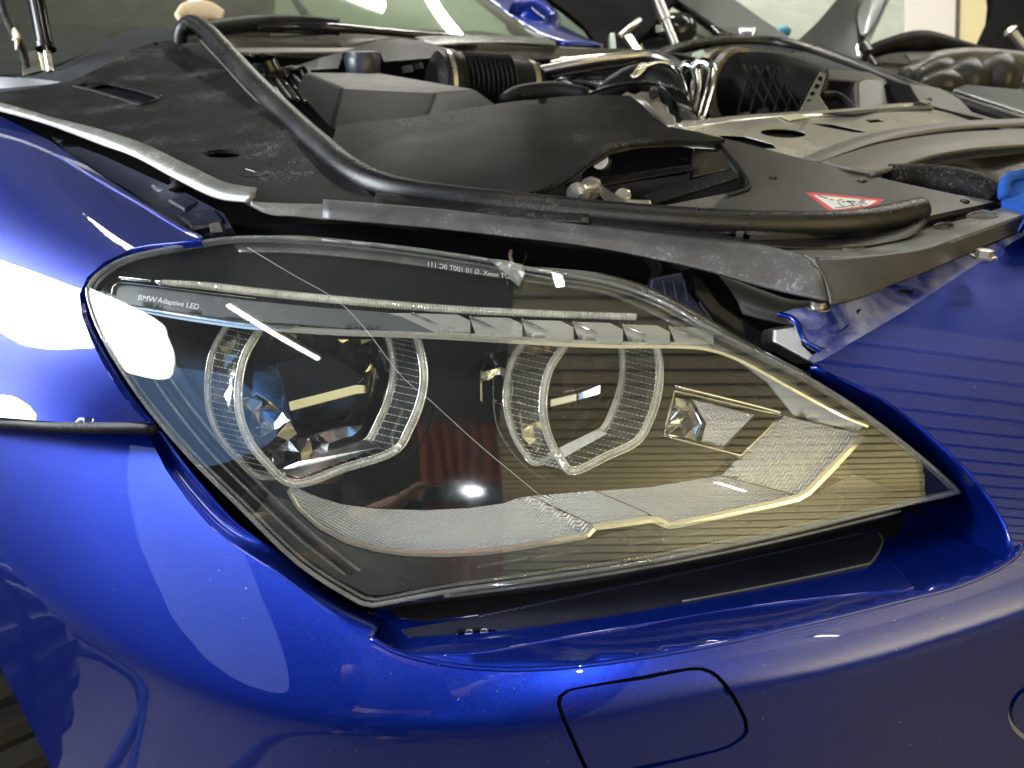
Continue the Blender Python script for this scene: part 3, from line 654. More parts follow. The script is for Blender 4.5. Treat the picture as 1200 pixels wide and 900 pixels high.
# second lamp inside
facets('chrome_facet', [(562, 415), (595, 412), (600, 455), (598, 475), (563, 470)], Ld(.050), .012, 16, CHROME, 12)
facets('chrome_facet', [(622, 400), (648, 398), (640, 412), (612, 420)], Ld(.070), .008, 10, metal('amber_chrome', (0.30, 0.22, 0.12), 0.08), 3)
facets('chrome_facet', [(606, 470), (632, 480), (640, 505), (630, 530), (612, 512)], Ld(.066), .010, 12, CHROMES, 15)
slab('cross_bar', [(645, 468, .570), (676, 461, .567), (676, 470, .567), (645, 477, .570)], 0.008 * FW, SHUTTINT, head, bevel=0.0008)
slab('cross_bar', [(677, 460.5, .567), (704, 450, .564), (704, 462, .564), (677, 470, .567)], 0.008 * FW, metal('bluish_crystal', (0.55, 0.60, 0.75), 0.1), head, bevel=0.0008)
slab('projector_visor', [(655, 405, .590), (722, 402, .585), (728, 445, .580), (660, 462, .585)], 0.02 * FW, BLKGLOSS, head)
slab('sleeve_floor', [(640, 532, .548), (700, 503, .548), (712, 508, .543), (655, 540, .543)], 0.003 * FW, GUIDE, head, bevel=0.0005)
tube('thin_ring', [(x, y, float(lens_d(x, y)) + .050) for x, y in [(588, 402), (580, 430), (578, 465), (583, 500), (600, 530), (622, 552), (640, 562)]], 0.0006, CLEARR, head, seg=6)
# small corner reflector
rf = slab('corner_reflector', [(790, 458, .560), (916, 487, .567), (868, 534, .548), (778, 511, .548)], 0.004 * FW, metal('bluish_silver', (0.60, 0.62, 0.70), 0.22), head, bevel=0.0006)
rf.location = tuple(0.046 * FW)
facets('reflector_facet', [(789, 464), (826, 470), (842, 500), (835, 522), (784, 510)], Ld(.010), .012, 17, metal('mirror', (0.7, 0.72, 0.78), 0.1), 21, rf)
sheet('reflector_facet', [(830, 470), (909, 489), (868, 531), (842, 523), (848, 500)], Ld(.004), metal('grained_silver', (0.72, 0.74, 0.82), 0.3, bump=0.8, grain=700), rf, step=8, th=.001)
tube('reflector_frame', [(x, y, float(lens_d(x, y)) + .036) for x, y in resample(np.array(REFL, float), 12)], 0.0011, CHROMES, head, seg=6, n=1, closed=True)
tube('reflector_top_bar', [(792, 453, .538), (850, 467, .543), (905, 481, .549), (914, 484, .550)], 0.0014, CHROMES, head, seg=6)
# ---- trims
EDGE = [(338, 574), (350, 595), (375, 617), (405, 633), (440, 643), (475, 648), (520, 649), (570, 646.5), (610, 641), (650, 634.5), (680, 629), (688, 626.5), (696, 618), (705, 616.5), (735, 612.5), (765, 608.5), (772, 611), (784, 616), (800, 613), (850, 602.5), (900, 592), (935, 583.5), (948, 576), (980, 543), (1011, 510)]
sheet('lens_haze_sheet', [(338, 586), (352, 604), (376, 624), (405, 638), (440, 648), (475, 653), (520, 654), (570, 651), (620, 645), (680, 634), (760, 616), (784, 621), (850, 607), (935, 589), (1000, 556), (1050, 575), (1000, 596), (900, 620), (750, 650), (620, 670), (520, 684), (450, 697), (432, 697), (390, 676), (340, 640), (300, 600), (315, 580)], Ld(.036), plastic('lens_haze_grey', (0.045, 0.047, 0.045), 0.28, bump=0, blotch=1.0, dscale=14), head, step=10, th=.0015)  # added grey sheet, its tone imitating haze and scratches over the black bezel
T1 = [(338, 572)] + [(345, 570), (370, 582), (400, 591), (440, 596.5), (500, 598), (550, 595.5), (590, 590), (606, 584), (645, 600), (686, 624), (680, 629), (650, 634), (610, 640.5), (570, 646), (520, 648.5), (475, 647.5), (440, 642.5), (405, 632.5), (375, 616.5), (350, 594.5)]
sheet('embossed_trim', T1, Ld(.040), EMBA, head, step=9, th=0.0015)
tag(sheet('embossed_trim', [(607, 583.5), (622, 581.5), (697, 617), (687, 625)], Ld(.039), EMBB, head, step=6, th=0.0015), 'narrow wave-embossed silver strip')
sheet('embossed_trim', [(623, 581.3), (696, 575), (757, 601), (765, 608), (735, 612), (699, 616.5)], Ld(.040), EMBA, head, step=8, th=0.0015)
sheet('embossed_trim', [(700, 575.5), (760, 571), (844, 557.5), (930, 579.5), (936, 583), (900, 591), (850, 601.5), (786, 615), (770, 608.5), (759, 601)], Ld(.041), EMBA, head, step=8, th=0.0015)
tag(sheet('embossed_trim', [(846, 557), (880, 522), (919, 487.5), (1006, 508), (975, 543), (945, 576), (934, 579.5)], Ld(.038), EMBB, head, step=8, th=0.0015), 'broad wave-embossed silver panel')
sheet('frosted_trim', [(800, 400), (850, 409), (930, 452), (1012, 500), (1004, 505), (960, 494), (930, 485.5), (924, 478), (900, 448), (860, 418)], Ld(.036), SILV, head, step=9, th=0.0015)
def strip(name, path, wpx, off, mat, parent=head, th=0.003, n=4, tilt=0.0, sm=True):
    """flat bright moulding following a measured line"""
    p = cr(np.array(path, float), n) if sm else np.array(path, float)
    t = np.gradient(p, axis=0); t /= np.linalg.norm(t, axis=1)[:, None]; nn = np.c_[-t[:, 1], t[:, 0]]
    w_ = np.interp(np.arange(len(p)), np.linspace(0, len(p) - 1, len(np.atleast_1d(wpx))), np.atleast_1d(wpx))[:, None] / 2
    a, b = p - nn * w_, p + nn * w_
    V = np.vstack([Pn(a[:, 0], a[:, 1], lens_d(a[:, 0], a[:, 1]) + off + tilt), Pn(p[:, 0], p[:, 1], lens_d(p[:, 0], p[:, 1]) + off - 0.0004), Pn(b[:, 0], b[:, 1], lens_d(b[:, 0], b[:, 1]) + off),
                   Pn(b[:, 0], b[:, 1], lens_d(b[:, 0], b[:, 1]) + off + th), Pn(a[:, 0], a[:, 1], lens_d(a[:, 0], a[:, 1]) + off + th + tilt)])
    m = len(p); F = []
    for k in range(5):
        k2 = (k + 1) % 5
        for i in range(m - 1): F.append((k * m + i, k * m + i + 1, k2 * m + i + 1, k2 * m + i))
    return raw(name, V, F, mat, parent)
strip('chrome_edge', EDGE, [6, 7, 8, 8, 8.5, 8.5, 8.5, 9, 9], .030, BRIGHTE, sm=False, tilt=0.0004)
strip('chrome_edge', [(140, 359), (200, 370), (286, 382), (340, 386), (400, 389.5), (460, 391), (520, 393.5), (650, 401), (720, 404), (790, 404.5), (830, 408), (870, 422), (930, 455), (985, 485), (1018, 499)], [3, 6, 7, 8, 9, 9, 8, 7, 7, 6, 5], .006, BRIGHTE, tilt=0.003)
# upper dark shelf and the lettered name plate
sheet('upper_shelf', [(112, 342), (128, 322), (160, 307), (215, 295), (300, 287), (450, 296), (560, 310), (690, 334), (760, 356), (830, 392), (800, 402), (720, 401), (640, 396), (520, 388), (400, 384), (300, 372), (200, 360), (130, 352)], Ld(.012), BEZEL, head, step=10, th=0.002)
NP = [(131, 342), (135, 334), (150, 333), (225, 343), (300, 353), (380, 361), (450, 366), (470, 371), (490, 380), (510, 390), (400, 384), (340, 379), (286, 376), (200, 364), (141, 355), (133, 350)]
np_ = sheet('name_plate', NP, Ld(.008), plastic('smoke_grey', (0.10, 0.11, 0.115), 0.25, bump=0, blotch=0.1), head, step=8, th=0.002)
text_mesh('lettering', 'BMW', (160.5, 351.3), (0.988, 0.155), (0.17, -1.0), 9.4, Ld(.008), INK, np_, shear=0.15)
text_mesh('lettering', 'Adaptive LED', (184, 354.2), (0.988, 0.17), (0.10, -1.0), 8.8, Ld(.008), INK, np_, shear=0.2)
strip('name_plate_edge', [(137, 356.5), (200, 366), (286, 379), (340, 383)], [3, 5, 5, 3], .005, CHROMES)
strip('name_plate_edge', [(131, 344), (134, 334), (150, 331.5), (225, 341), (300, 350)], [1.5, 1.5, 1.2], .005, CHROMES)
strip('lower_slat', [(138, 363), (165, 367), (180, 369)], [2, 2.5, 1], .006, CHROMES)
# ribbed accent strip and its lead
acc = tube('accent_light_strip', [(x, y, float(lens_d(x, y)) + .007) for x, y in [(190, 331), (240, 335), (300, 342), (380, 350), (460, 357), (540, 363), (620, 367), (700, 370), (745, 371.5)]], [.0024, .0032, .0034, .0034, .0033, .0032, .0031, .003, .003], GUIDE, head, seg=10, rib=0.22, ribn=170)
tube('strip_core', [(x, y, float(lens_d(x, y)) + .007) for x, y in [(190, 331), (240, 335), (300, 342), (380, 350), (460, 357), (540, 363), (620, 367), (700, 370), (745, 371.5)]], 0.0015, CHROMES, acc, seg=6)
tube('strip_tip', [(182, 329.5, float(lens_d(182, 330)) + .007), (188, 331, float(lens_d(188, 330)) + .007), (196, 332, float(lens_d(196, 330)) + .007)], [.0012, .0026, .0022], CHROME, head, seg=8)
tube('strip_holder', [(x, y, float(lens_d(x, y)) + .007) for x, y in [(141, 325.5), (160, 327.5), (177, 329)]], [.0016, .0018, .0012], CHROMES, head, seg=8)
tube('strip_groove', [(x, y + 10, float(lens_d(x, y)) + .010) for x, y in [(230, 337), (300, 343), (400, 352), (500, 360), (620, 367), (745, 371.5)]], 0.0008, CHROMES, head, seg=6)
# saw-tooth vanes above the chrome edge
def vane(x0, x1, yt0, yb):
    v = sheet('silver_vane', [(x0, yt0), (x1 - 14, yt0 + 1.5), (x1 + 1, yt0 + 9), (x1 + 1, yb + 1.5), (x0 + 8, yb)], Ld(.0085), VANES, head, step=9, th=0.001)
    strip('vane_edge', [(x0, yt0), (x0 + 16, yt0 + 7), (x0 + 30, yt0 + 13)], [3.2, 2.4, 0.4], .0065, CHROMES, v)
for x0, x1, yt, yb in [(483, 550, 367, 388), (550, 611, 371, 393), (611, 671, 374.5, 396), (671, 729, 377, 399), (729, 784, 380, 400), (784, 835, 382.5, 402)]: vane(x0, x1, yt, yb)
sheet('silver_vane', [(452, 367), (483, 367), (492, 387), (486, 388)], Ld(.0085), VANES, head, step=9, th=0.001)
# prismatic ridge inside the lower lip of the lens
geo = []
for i in range(110):
    x = 545 + i * 4.7; y0 = np.interp(x, [545, 620, 750, 900, 1060], [683, 672, 652, 624, 591]) + 3
    geo.append(tube_geo(px3([(x, y0, float(lens_d(x, y0)) + .004), (x + 3.2, y0 - 3.6, float(lens_d(x, y0)) + .006)]), 0.0006, 4))
tag(multi('prism_ridges', geo, CLEARR, head), kind='stuff')
geo = []
for x0, n_ in ((560, 14), (628, 12), (735, 16), (795, 8)):
    for i in range(n_):
        x = x0 + i * 4.2; y0 = np.interp(x, [545, 620, 750, 900], [668, 656, 638, 612])
        geo.append(tube_geo(px3([(x, y0, float(lens_d(x, y0)) + .012), (x + 4.2, y0 - 4.5, float(lens_d(x, y0)) + .013)]), 0.00045, 4))
tag(multi('prism_ridges', geo, CLEARR, head), kind='stuff')
# lower skirt of the lamp under the lens
loft('lamp_skirt', [[(430, 708, .510), (520, 694, .502), (620, 680, .501), (750, 660, .505), (900, 629, .520), (1058, 592, .540)],
                    [(440, 716, .520), (530, 703, .508), (630, 692, .507), (750, 672, .511), (900, 642, .526), (1052, 603, .545)],
                    [(450, 712, .54), (530, 705, .535), (630, 694, .535), (750, 675, .54), (900, 645, .55), (1050, 605, .57)]], BLKGLOSS, head, nu=8, nv=4, th=0.002)
tube('skirt_bead', [(520, 699, .502), (620, 686, .501), (750, 666, .505), (900, 636, .519), (1055, 599, .539)], 0.0014, CLEARR, head, seg=8)
# top flange with its clips and moulded wording
tf_d = Ld(-0.003)
tfl = loft('top_flange', [[(272, 279, .603), (350, 277, .600), (450, 287, .590), (540, 300, .583), (600, 311, .580)],
                    [(274, 287, .594), (350, 286, .590), (450, 296, .580), (540, 309, .572), (596, 319, .568)],
                    [(280, 296, .5855), (350, 297, .580), (450, 306, .571), (540, 319, .563), (590, 326, .560)]], CLEARR, head, nu=6, nv=4, th=0.0015)
for x, y in [(384, 284), (419, 287.5), (455, 291), (490, 295.5), (525, 300), (558, 305)]:
    slab('clip', [(x - 7, y - 4.6, .590), (x + 13, y - 1.6, .588), (x + 13, y + .8, .588), (x - 7, y - 1.8, .590)], 0.004 * FW, INK, tfl, bevel=0.0004)
text_mesh('lettering', 'DOT mmX .G 10 100T 0C 111', (604, 328), (-0.985, -0.15), (0.02, -1.0), 8.2, lambda x, y: lens_d(x, y) - .0012, INKG, tfl)
facets('chipped_block', [(575, 305), (600, 307), (612, 310), (613, 326), (608, 333), (598, 325), (584, 316)], lambda x, y: lens_d(x, y) - .006, .005, 8, CLEARR, 31)
facets('chipped_block', [(577, 307), (600, 309), (610, 313), (608, 330), (596, 321)], lambda x, y: lens_d(x, y) + .001, .005, 9, SILV, 33)
loft('top_flange', [[(616, 313, .585), (660, 316, .583), (710, 322, .585), (760, 337, .59), (810, 362, .59), (870, 398, .585), (950, 440, .57)],
                    [(616, 322, .575), (660, 326, .574), (710, 333, .574), (755, 348, .575), (800, 370, .572), (860, 404, .568), (940, 446, .556)],
                    [(616, 330, .566), (660, 336, .562), (705, 343, .560), (745, 358, .557), (790, 380, .552), (850, 412, .548), (930, 452, .545)]], CLEARR, head, nu=6, nv=4, th=0.0015)
# a wire's reflection across the lens, drawn as a hair-fine line
tube('wire_reflection', [(x, y, float(lens_d(x, y)) - .0002) for x, y in [(290, 290), (340, 320), (395, 352), (430, 388), (470, 440), (505, 470), (560, 520), (620, 570), (660, 603)]], 0.00011, SILV, head, seg=4)

# the raised bonnet stands over the engine bay, above the top of the picture
hb = [(-0.85, 1.25, 1.42), (0.75, 2.20, 1.42), (1.15, 1.62, 2.42), (-0.40, 0.72, 2.42)]
bon = slab('bonnet', hb, (-0.012, 0.02, 0.012), BLUE, car, bevel=0.004, world=True)
slab('bonnet_liner', [tuple(np.array(q) + np.array((0.012, -0.02, -0.014)) * 0.9) for q in hb], (0.004, -0.006, -0.004), BLKDEEP, bon, bevel=0, world=True)

# ------------------------------------------------------------------ engine bay: dark floor and walls of the bay first
sheet('bay_tray', [(-200, 104), (60, 84), (150, 52), (240, 42), (420, 46), (640, 58), (770, 72), (850, 66), (900, 66), (945, 72), (1000, 92), (1060, 114), (1120, 136), (1220, 165), (1500, 240), (1500, 420), (-100, 420), (-200, 250)], lambda x, y: np.interp(y, [40, 140, 200, 330, 420], [1.80, 1.74, 1.42, 1.0, .9]) + 0 * x, BLKDEEP, car, step=24)
raw('bay_front', [tuple(P(*q)) for q in [(180, 300, .78), (500, 330, .74), (900, 430, .70), (960, 440, .70), (1010, 700, .75), (300, 700, .80), (700, 700, .74), ]], [(0, 1, 5), (1, 2, 6, 5), (2, 3, 4, 6)], BLKDEEP, car)
# ---- left strut cover
SC = [(0, 108), (40, 103), (90, 92), (120, 78), (150, 60), (180, 50), (215, 44), (238, 46), (262, 62), (300, 105), (345, 150), (400, 200), (445, 236), (430, 240), (378, 240), (300, 240), (262, 222), (220, 200), (170, 178), (110, 158), (50, 140), (0, 124)]
sc_d = tps([(0, 120, 1.00), (-60, 112, 1.06), (120, 110, 1.02), (180, 52, 1.20), (238, 46, 1.24), (110, 160, .86), (220, 200, .74), (300, 240, .66), (378, 240, .66), (445, 236, .66), (345, 150, .86), (250, 150, .88), (60, 104, 1.06), (290, 95, 1.04), (120, 78, 1.10)], 0.0005)
VENT = [(88, 101), (100, 97), (125, 96), (160, 104), (188, 113), (180, 118), (164, 122), (140, 115), (110, 106)]
sv = sheet('strut_cover', [(-80, 112)] + SC + [(-80, 112)][:0], sc_d, BLKD, car, step=9, th=0.004, holes=[VENT, ell(261, 180, 23, 5, 16)], sm=0)
sheet('vent_well', scale_poly(VENT, 1, 6), lambda x, y: sc_d(x, y) + 0.035, BLKGLOSS, sv, step=12)
tube('vent_lip', [(x, y, float(sc_d(x, y)) - .0005) for x, y in [(86, 101), (110, 106.5), (140, 115.5), (164, 122.5), (181, 118.5), (189, 113)]], 0.0022, BLK, sv, seg=6)
sheet('hole_well', ell(261, 181, 30, 10, 16), lambda x, y: sc_d(x, y) + 0.03, BLKDEEP, sv, step=12)
sheet('raised_boss', ell(296, 201, 21, 6, 18), lambda x, y: sc_d(x, y) - .0022, BLKD, sv, step=8, th=0.002)
tube('boss_mark', [(288, 198, float(sc_d(288, 198)) - .003), (299, 201.5, float(sc_d(299, 201.5)) - .003)], 0.0006, INKG, sv, seg=4)
sheet('cowl_side_trim', [(-80, 96), (0, 93), (40, 88), (70, 78), (110, 58), (140, 40), (160, 33), (190, 30), (205, 36), (215, 46), (180, 52), (150, 62), (120, 80), (90, 93), (40, 104), (0, 109), (-80, 113)], [(-80, 100, 1.16), (0, 100, 1.12), (190, 30, 1.36), (110, 58, 1.24), (215, 46, 1.28), (120, 80, 1.15), (60, 95, 1.12)], plastic('blue_grey_trim', (0.022, 0.025, 0.030), 0.5, bump=0.1), car, step=9, th=0.004, sm=0)
sheet('trim_strip', [(-80, 97), (0, 90), (40, 92), (78, 97), (60, 100), (20, 104), (-80, 110)], [(-80, 100, 1.145), (0, 97, 1.105), (80, 97, 1.105), (40, 95, 1.107)], plastic('pale_trim', (0.10, 0.105, 0.11), 0.35), car, step=9, th=0.002)
# rubbed edge strip and its flat continuation
def band(name, top, bot, d0, d1, mat, parent=car, lift=0.006, nu=6):
    """rounded strip between two measured edges"""
    mid = [((a[0] + b[0]) / 2, (a[1] + b[1]) / 2) for a, b in zip(top, bot)]
    return loft(name, [[(x, y, d) for (x, y), d in zip(top, d0)], [(x, y, (a + b) / 2 - lift) for (x, y), a, b in zip(mid, d0, d1)], [(x, y, d) for (x, y), d in zip(bot, d1)]], mat, parent, nu=nu, nv=6, th=0.003)
band('edge_strip', [(-80, 105), (0, 121), (60, 138), (120, 153), (170, 170), (220, 194), (262, 214), (302, 222)], [(-80, 112), (0, 130), (60, 147), (120, 170), (160, 185), (210, 212), (255, 233), (294, 238)], [1.06, .985, .915, .85, .80, .74, .70, .665], [1.05, .975, .905, .84, .79, .73, .69, .655], WORNL, lift=0.008)
band('edge_strip', [(293, 236), (310, 239), (380, 241), (440, 241)], [(296, 241), (318, 252), (345, 254), (382, 258)], [.655, .652, .65, .65], [.65, .645, .642, .64], WORN, lift=0.003)
LS_T = [(379, 235), (440, 240), (520, 247), (600, 256), (690, 266), (760, 274), (830, 282), (900, 290), (955, 305)]
LS_B = [(379, 257), (440, 262), (520, 269), (600, 278), (690, 289), (760, 302), (830, 318), (900, 338), (972, 354)]
band('edge_strip', LS_T, LS_B, [.652, .645, .640, .636, .632, .628, .622, .615, .600], [.640, .632, .626, .620, .614, .608, .602, .594, .578], STRIP, lift=0.004)
band('upper_strip', [(440, 227), (520, 236), (600, 243), (690, 249)], [(438, 241), (520, 249), (600, 257), (690, 262)], [.668, .662, .658, .655], [.655, .650, .645, .642], RUBBER, lift=0.001)
band('upper_strip', [(686, 256), (760, 264), (850, 272), (930, 280), (1000, 281), (1060, 268), (1085, 252)], [(686, 264), (760, 274), (850, 283), (920, 291), (1000, 291), (1062, 280), (1086, 262)], [.655, .652, .650, .648, .650, .665, .68], [.645, .642, .638, .635, .636, .655, .675], RUBBER, lift=0.001)
# bonnet seal: one long rubber hose along the opening
SEAL = [(214, 62, 1.235), (211, 50, 1.225), (214, 34, 1.215), (226, 27, 1.21), (244, 38, 1.17), (270, 66, 1.09), (300, 99, .99), (340, 137, .89), (385, 178, .78), (420, 205, .72), (460, 222, .69), (520, 231, .675), (600, 240, .665), (700, 250, .660), (800, 258, .655), (900, 263, .652), (980, 262, .655), (1035, 256, .668), (1078, 246, .685)]
tube('bonnet_seal', SEAL, [.009, .0105, .0115, .0122, .0130, .0135, .0135] + [.0125] * 4 + [.0115] * 8, RUBBER, car, seg=16, flat=1.0)
tube('seal_lip', [(x - 9, y + 9, d) for x, y, d in SEAL[4:11]] + [(480, 230, .683)], .0016, CLEARR if False else GREYPL, car, seg=6)
# ---- textured central cover
COV = [(395, 148), (430, 142), (480, 138), (540, 128), (600, 119), (660, 113), (700, 111), (738, 112), (752, 122), (765, 136), (782, 148), (820, 155), (850, 163), (830, 166), (790, 164), (745, 167), (715, 172), (690, 185), (665, 205), (640, 220), (610, 228), (590, 236), (560, 236), (500, 230), (455, 218), (415, 196), (388, 170)]
cov_d = tps([(395, 148, .93), (540, 128, .96), (700, 111, .98), (765, 136, .90), (850, 163, .82), (640, 220, .69), (560, 236, .675), (440, 212, .71), (480, 175, .80), (620, 160, .83), (690, 185, .77), (745, 167, .80), (560, 200, .74), (540, 150, .885), (640, 132, .93)], 0.0003)
cov = sheet('engine_cover', COV, cov_d, BLK, car, step=8, th=0.004, sm=0)
# ---- panel with the warning sticker, framing the latch opening
PAN = [(782, 148), (840, 160), (880, 170), (940, 186), (1000, 201), (1060, 215), (1120, 228), (1168, 236), (1120, 246), (1085, 254), (1060, 262), (1000, 272), (900, 276), (800, 272), (690, 262), (600, 252), (590, 236), (610, 228), (640, 220), (665, 205), (690, 185), (715, 172), (745, 167), (790, 163)]
OPEN = [(600, 238), (625, 229), (650, 220), (672, 206), (695, 189), (718, 176), (748, 170), (790, 167), (822, 166), (838, 169), (850, 182), (866, 202), (876, 218), (872, 224), (846, 232), (832, 246), (832, 262), (700, 256), (610, 246)]
pan_d = tps([(782, 148, .86), (880, 170, .84), (1000, 201, .79), (1168, 236, .74), (1085, 254, .69), (1000, 272, .660), (800, 272, .660), (690, 262, .662), (600, 252, .670), (610, 228, .69), (665, 205, .725), (745, 167, .80), (850, 230, .705), (960, 235, .715), (1060, 240, .715)], 0.0003)
pan = sheet('front_panel', PAN, pan_d, plastic('warm_black_plastic', (0.036, 0.035, 0.031), 0.45, dust=0.2, bump=0.4, grain=1500), car, step=8, th=0.004, holes=[OPEN])
OP2 = [(600, 236), (625, 228), (648, 219), (670, 205), (693, 188), (716, 175), (747, 169), (790, 165.5), (823, 165), (840, 168), (852, 181), (868, 201), (877, 217), (872, 224), (850, 231)]
tube('opening_bead', [(x, y, float(pan_d(x, y)) - .001) for x, y in OP2], 0.0030, BLK, pan, seg=8)
# warning triangle
st = sheet('warning_sticker', [(944, 225.5), (955, 225.5), (1030, 233), (1037, 233.5), (1028, 240), (1006, 244.5), (980, 247.5), (972, 247)], lambda x, y: pan_d(x, y) - .0006, RED, pan, step=8, th=0.0004)
tag(st, 'red-edged white triangular warning sticker')
sheet('sticker_field', [(953, 228.2), (1028, 235.3), (1018, 240.6), (995, 243.5), (980, 245.3), (977, 244.8)], lambda x, y: pan_d(x, y) - .0010, WHITE, st, step=8, th=0.0003)
gl = []
def stroke(pts, r): gl.append(tube_geo(px3([(x, y, float(pan_d(x, y)) - .0013) for x, y in pts]), r, 4))
stroke([(959, 229.8), (970, 232.6)], .0006); stroke([(973, 234), (976, 234.6)], .0007); stroke([(981, 235.2), (987, 233.8)], .0005); stroke([(987, 236.6), (990, 237)], .0008)
stroke([(982, 236.5), (984, 239.5), (989, 242)], .0004); stroke([(979, 243.8), (990, 242.4), (1000, 240)], .0004); stroke([(992, 235.8), (1002, 236.4), (999, 239), (992, 235.8)], .0007)
stroke([(1005, 236.6), (1017, 239.4)], .0004); stroke([(998, 243), (1000, 240.8), (1006, 239.8), (1010, 241), (1009, 242)], .0004)
tag(multi('pictogram', gl, BLACKI, st, smooth=False), 'black hand and fan pictogram')
# latch parts in the opening
def vbolt(x, y, d, r, h, mat=None, parent=None, seg=18):
    b = P(x, y, d); return lathe('bolt', b, b + Vector((0, 0, h)), [(0, r * 1.5), (.25, r * 1.5), (.3, r), (.95, r * .95), (1, r * .5)], mat or STEEL, parent or car, seg)
def bar(name, a, b, r, mat, parent=car, seg=12): return lathe(name, P(*a), P(*b), [(0, r * .6), (0.0, r), (1, r), (1, r * .6)], mat, parent, seg)
lat = slab('latch_bracket', [(690, 214, .74), (697, 211, .74), (736, 236, .71), (735, 252, .70), (722, 250, .70)], 0.004 * FW + 0.0 * UP, STEEL, car)
lathe('latch_roller', P(676, 228, .705), P(694, 220, .735), [(0, .003), (0, .0105), (.12, .0108), (.13, .006), (.85, .006), (.86, .0108), (1, .0105), (1, .002)], CLAMPM, car)
lathe('bolt', P(673, 227, .700), P(676, 226, .706), [(0, .0055), (1, .0062)], STEEL, lat, 6)
slab('hinge_clip', [(733, 233, .708), (763, 234, .708), (764, 244, .70), (732, 243, .70)], 0.012 * FW, metal('raw_zinc', (0.7, 0.68, 0.6), 0.35), car)
lathe('bolt', P(729, 228, .72), P(730, 231, .725), [(0, .006), (.4, .008), (1, .008)], CLAMPM, car)
lathe('round_stud', P(703, 188, .82), P(707, 190, .85), [(0, .004), (0, .009), (.5, .010), (1, .009)], CLAMPM, car)
slab('latch_rail', [(660, 214, .76), (812, 192, .80), (812, 199, .79), (680, 222, .745)], 0.01 * FW, BLKGLOSS, car)
slab('latch_rail', [(755, 228, .72), (858, 196, .76), (868, 208, .74), (765, 240, .71)], 0.01 * FW, BLK, car)
slab('latch_rail', [(765, 243, .705), (877, 221, .725), (872, 226, .72), (840, 240, .705), (832, 262, .69)], 0.006 * FW, GREYPL, car)
slab('catch_box', [(690, 176, .86), (815, 170, .86), (812, 196, .83), (680, 214, .82)], 0.03 * FW, BLKGLOSS, car)
slab('catch_box', [(812, 176, .83), (850, 178, .81), (862, 196, .79), (812, 208, .79)], 0.02 * FW, BROWNPL, car)
slab('silver_tab', [(795, 170, .845), (830, 169, .84), (842, 175, .835), (810, 173, .84)], 0.004 * FW, PANELM, car)
# ---- right bumper bracket plastic with round holes
RB_T = [(895, 292), (960, 289), (1020, 283), (1080, 270), (1140, 254), (1230, 226)]
RB_B = [(955, 305), (990, 303), (1040, 299), (1085, 292), (1140, 272), (1230, 240)]
rbt = tps([(895, 292, .645), (1020, 283, .66), (1140, 254, .70), (1230, 226, .74), (955, 305, .60), (1040, 299, .61), (1085, 292, .625), (1230, 240, .71)], 0.0003)
H1, H2, H3 = ell(998, 288.5, 15, 4.6), ell(1107, 265.5, 12, 3.8), ell(1152, 252.5, 17, 4.0)
rb = sheet('bracket_shelf', RB_T + RB_B[::-1], rbt, WORN, car, step=7, th=0.003, holes=[H1, H2, H3])
for h in (H1, H2, H3):
    tube('hole_rim', [(x, y, float(rbt(x, y)) - .0004) for x, y in h], 0.0012, GREYPL, rb, seg=6, n=2, closed=True)
    sheet('hole_wall', scale_poly(h, 1, 3), lambda x, y: rbt(x, y) + .010, GREYPL, rb, step=6, th=.001)
loft('bracket_face', [[(953, 303, .601), (990, 302, .603), (1040, 298, .612), (1085, 291, .627), (1140, 271, .665), (1230, 239, .712)],
                      [(966, 330, .588), (1000, 327, .596), (1050, 316, .612), (1090, 303, .630), (1145, 281, .668), (1230, 247, .715)],
                      [(974, 357, .576), (1008, 349, .590), (1055, 330, .612), (1100, 312, .635), (1150, 290, .67), (1230, 254, .718)]], plastic('charcoal_plastic', (0.050, 0.050, 0.052), 0.4, dust=0.25, bump=0.3), car, nu=6, nv=6, th=0.003)
tube('face_ridge', [(943, 299, .602), (955, 308, .596), (966, 328, .586), (972, 345, .578), (974, 356, .575)], 0.0011, GREYPL, car, seg=6)
# clip rail on the rear edge of the bracket
for k in range(9):
    x0 = 1078 + k * 14; y0 = 262 - k * 3.2
    slab('clip', [(x0, y0, .70 + k * .006), (x0 + 12, y0 - 2.8, .706 + k * .006), (x0 + 12, y0 + 3, .70 + k * .006), (x0, y0 + 6, .694 + k * .006)], 0.008 * FW, BLKGLOSS, car, bevel=0.0008)
# ---- blue body flange with holes and bolts under the bracket
nd_ = lambda x, y: (x, y, float(nose_d(x, y)) + .0005)
fl_d = tps([(912, 374, .603), (975, 360, .608), (1010, 345, .622), (1080, 310, .66), (1200, 262, .70), nd_(956, 426), nd_(1000, 400), nd_(1060, 365), nd_(1110, 332), nd_(1160, 300), nd_(1200, 277), nd_(1290, 233), (960, 395, .585)], 0.0001)
BH1, BH2 = ell(1062, 341, 9, 4.5, 14), ell(930, 372, 5, 2, 8)
fl = sheet('nose_flange', [(912, 368), (930, 362), (975, 357), (1000, 348), (1030, 334), (1055, 326), (1100, 312), (1150, 292), (1200, 270), (1300, 225), (1300, 232), (1200, 277), (1160, 301), (1110, 333), (1060, 366), (1000, 401), (956, 426), (948, 420), (955, 414), (968, 408), (945, 402), (938, 390), (932, 378), (922, 372)], fl_d, BLUED, car, step=7, th=0.002, holes=[BH1])
tube('flange_edge', [(912, 368, .600), (926, 372, .596), (935, 380, .590), (939, 392, .582), (946, 402, .576), (962, 411, .570)], 0.0022, BLUE, car, seg=8)
loft('flange_scoop', [[(915, 370, .606), (945, 366, .612), (985, 368, .612), (1010, 362, .608)], [(930, 380, .606), (955, 382, .618), (985, 380, .612), (1000, 374, .604)], [(940, 394, .586), (960, 396, .590), (978, 392, .588), (992, 384, .594)]], BLUE, car, nu=6, nv=6, th=.001)
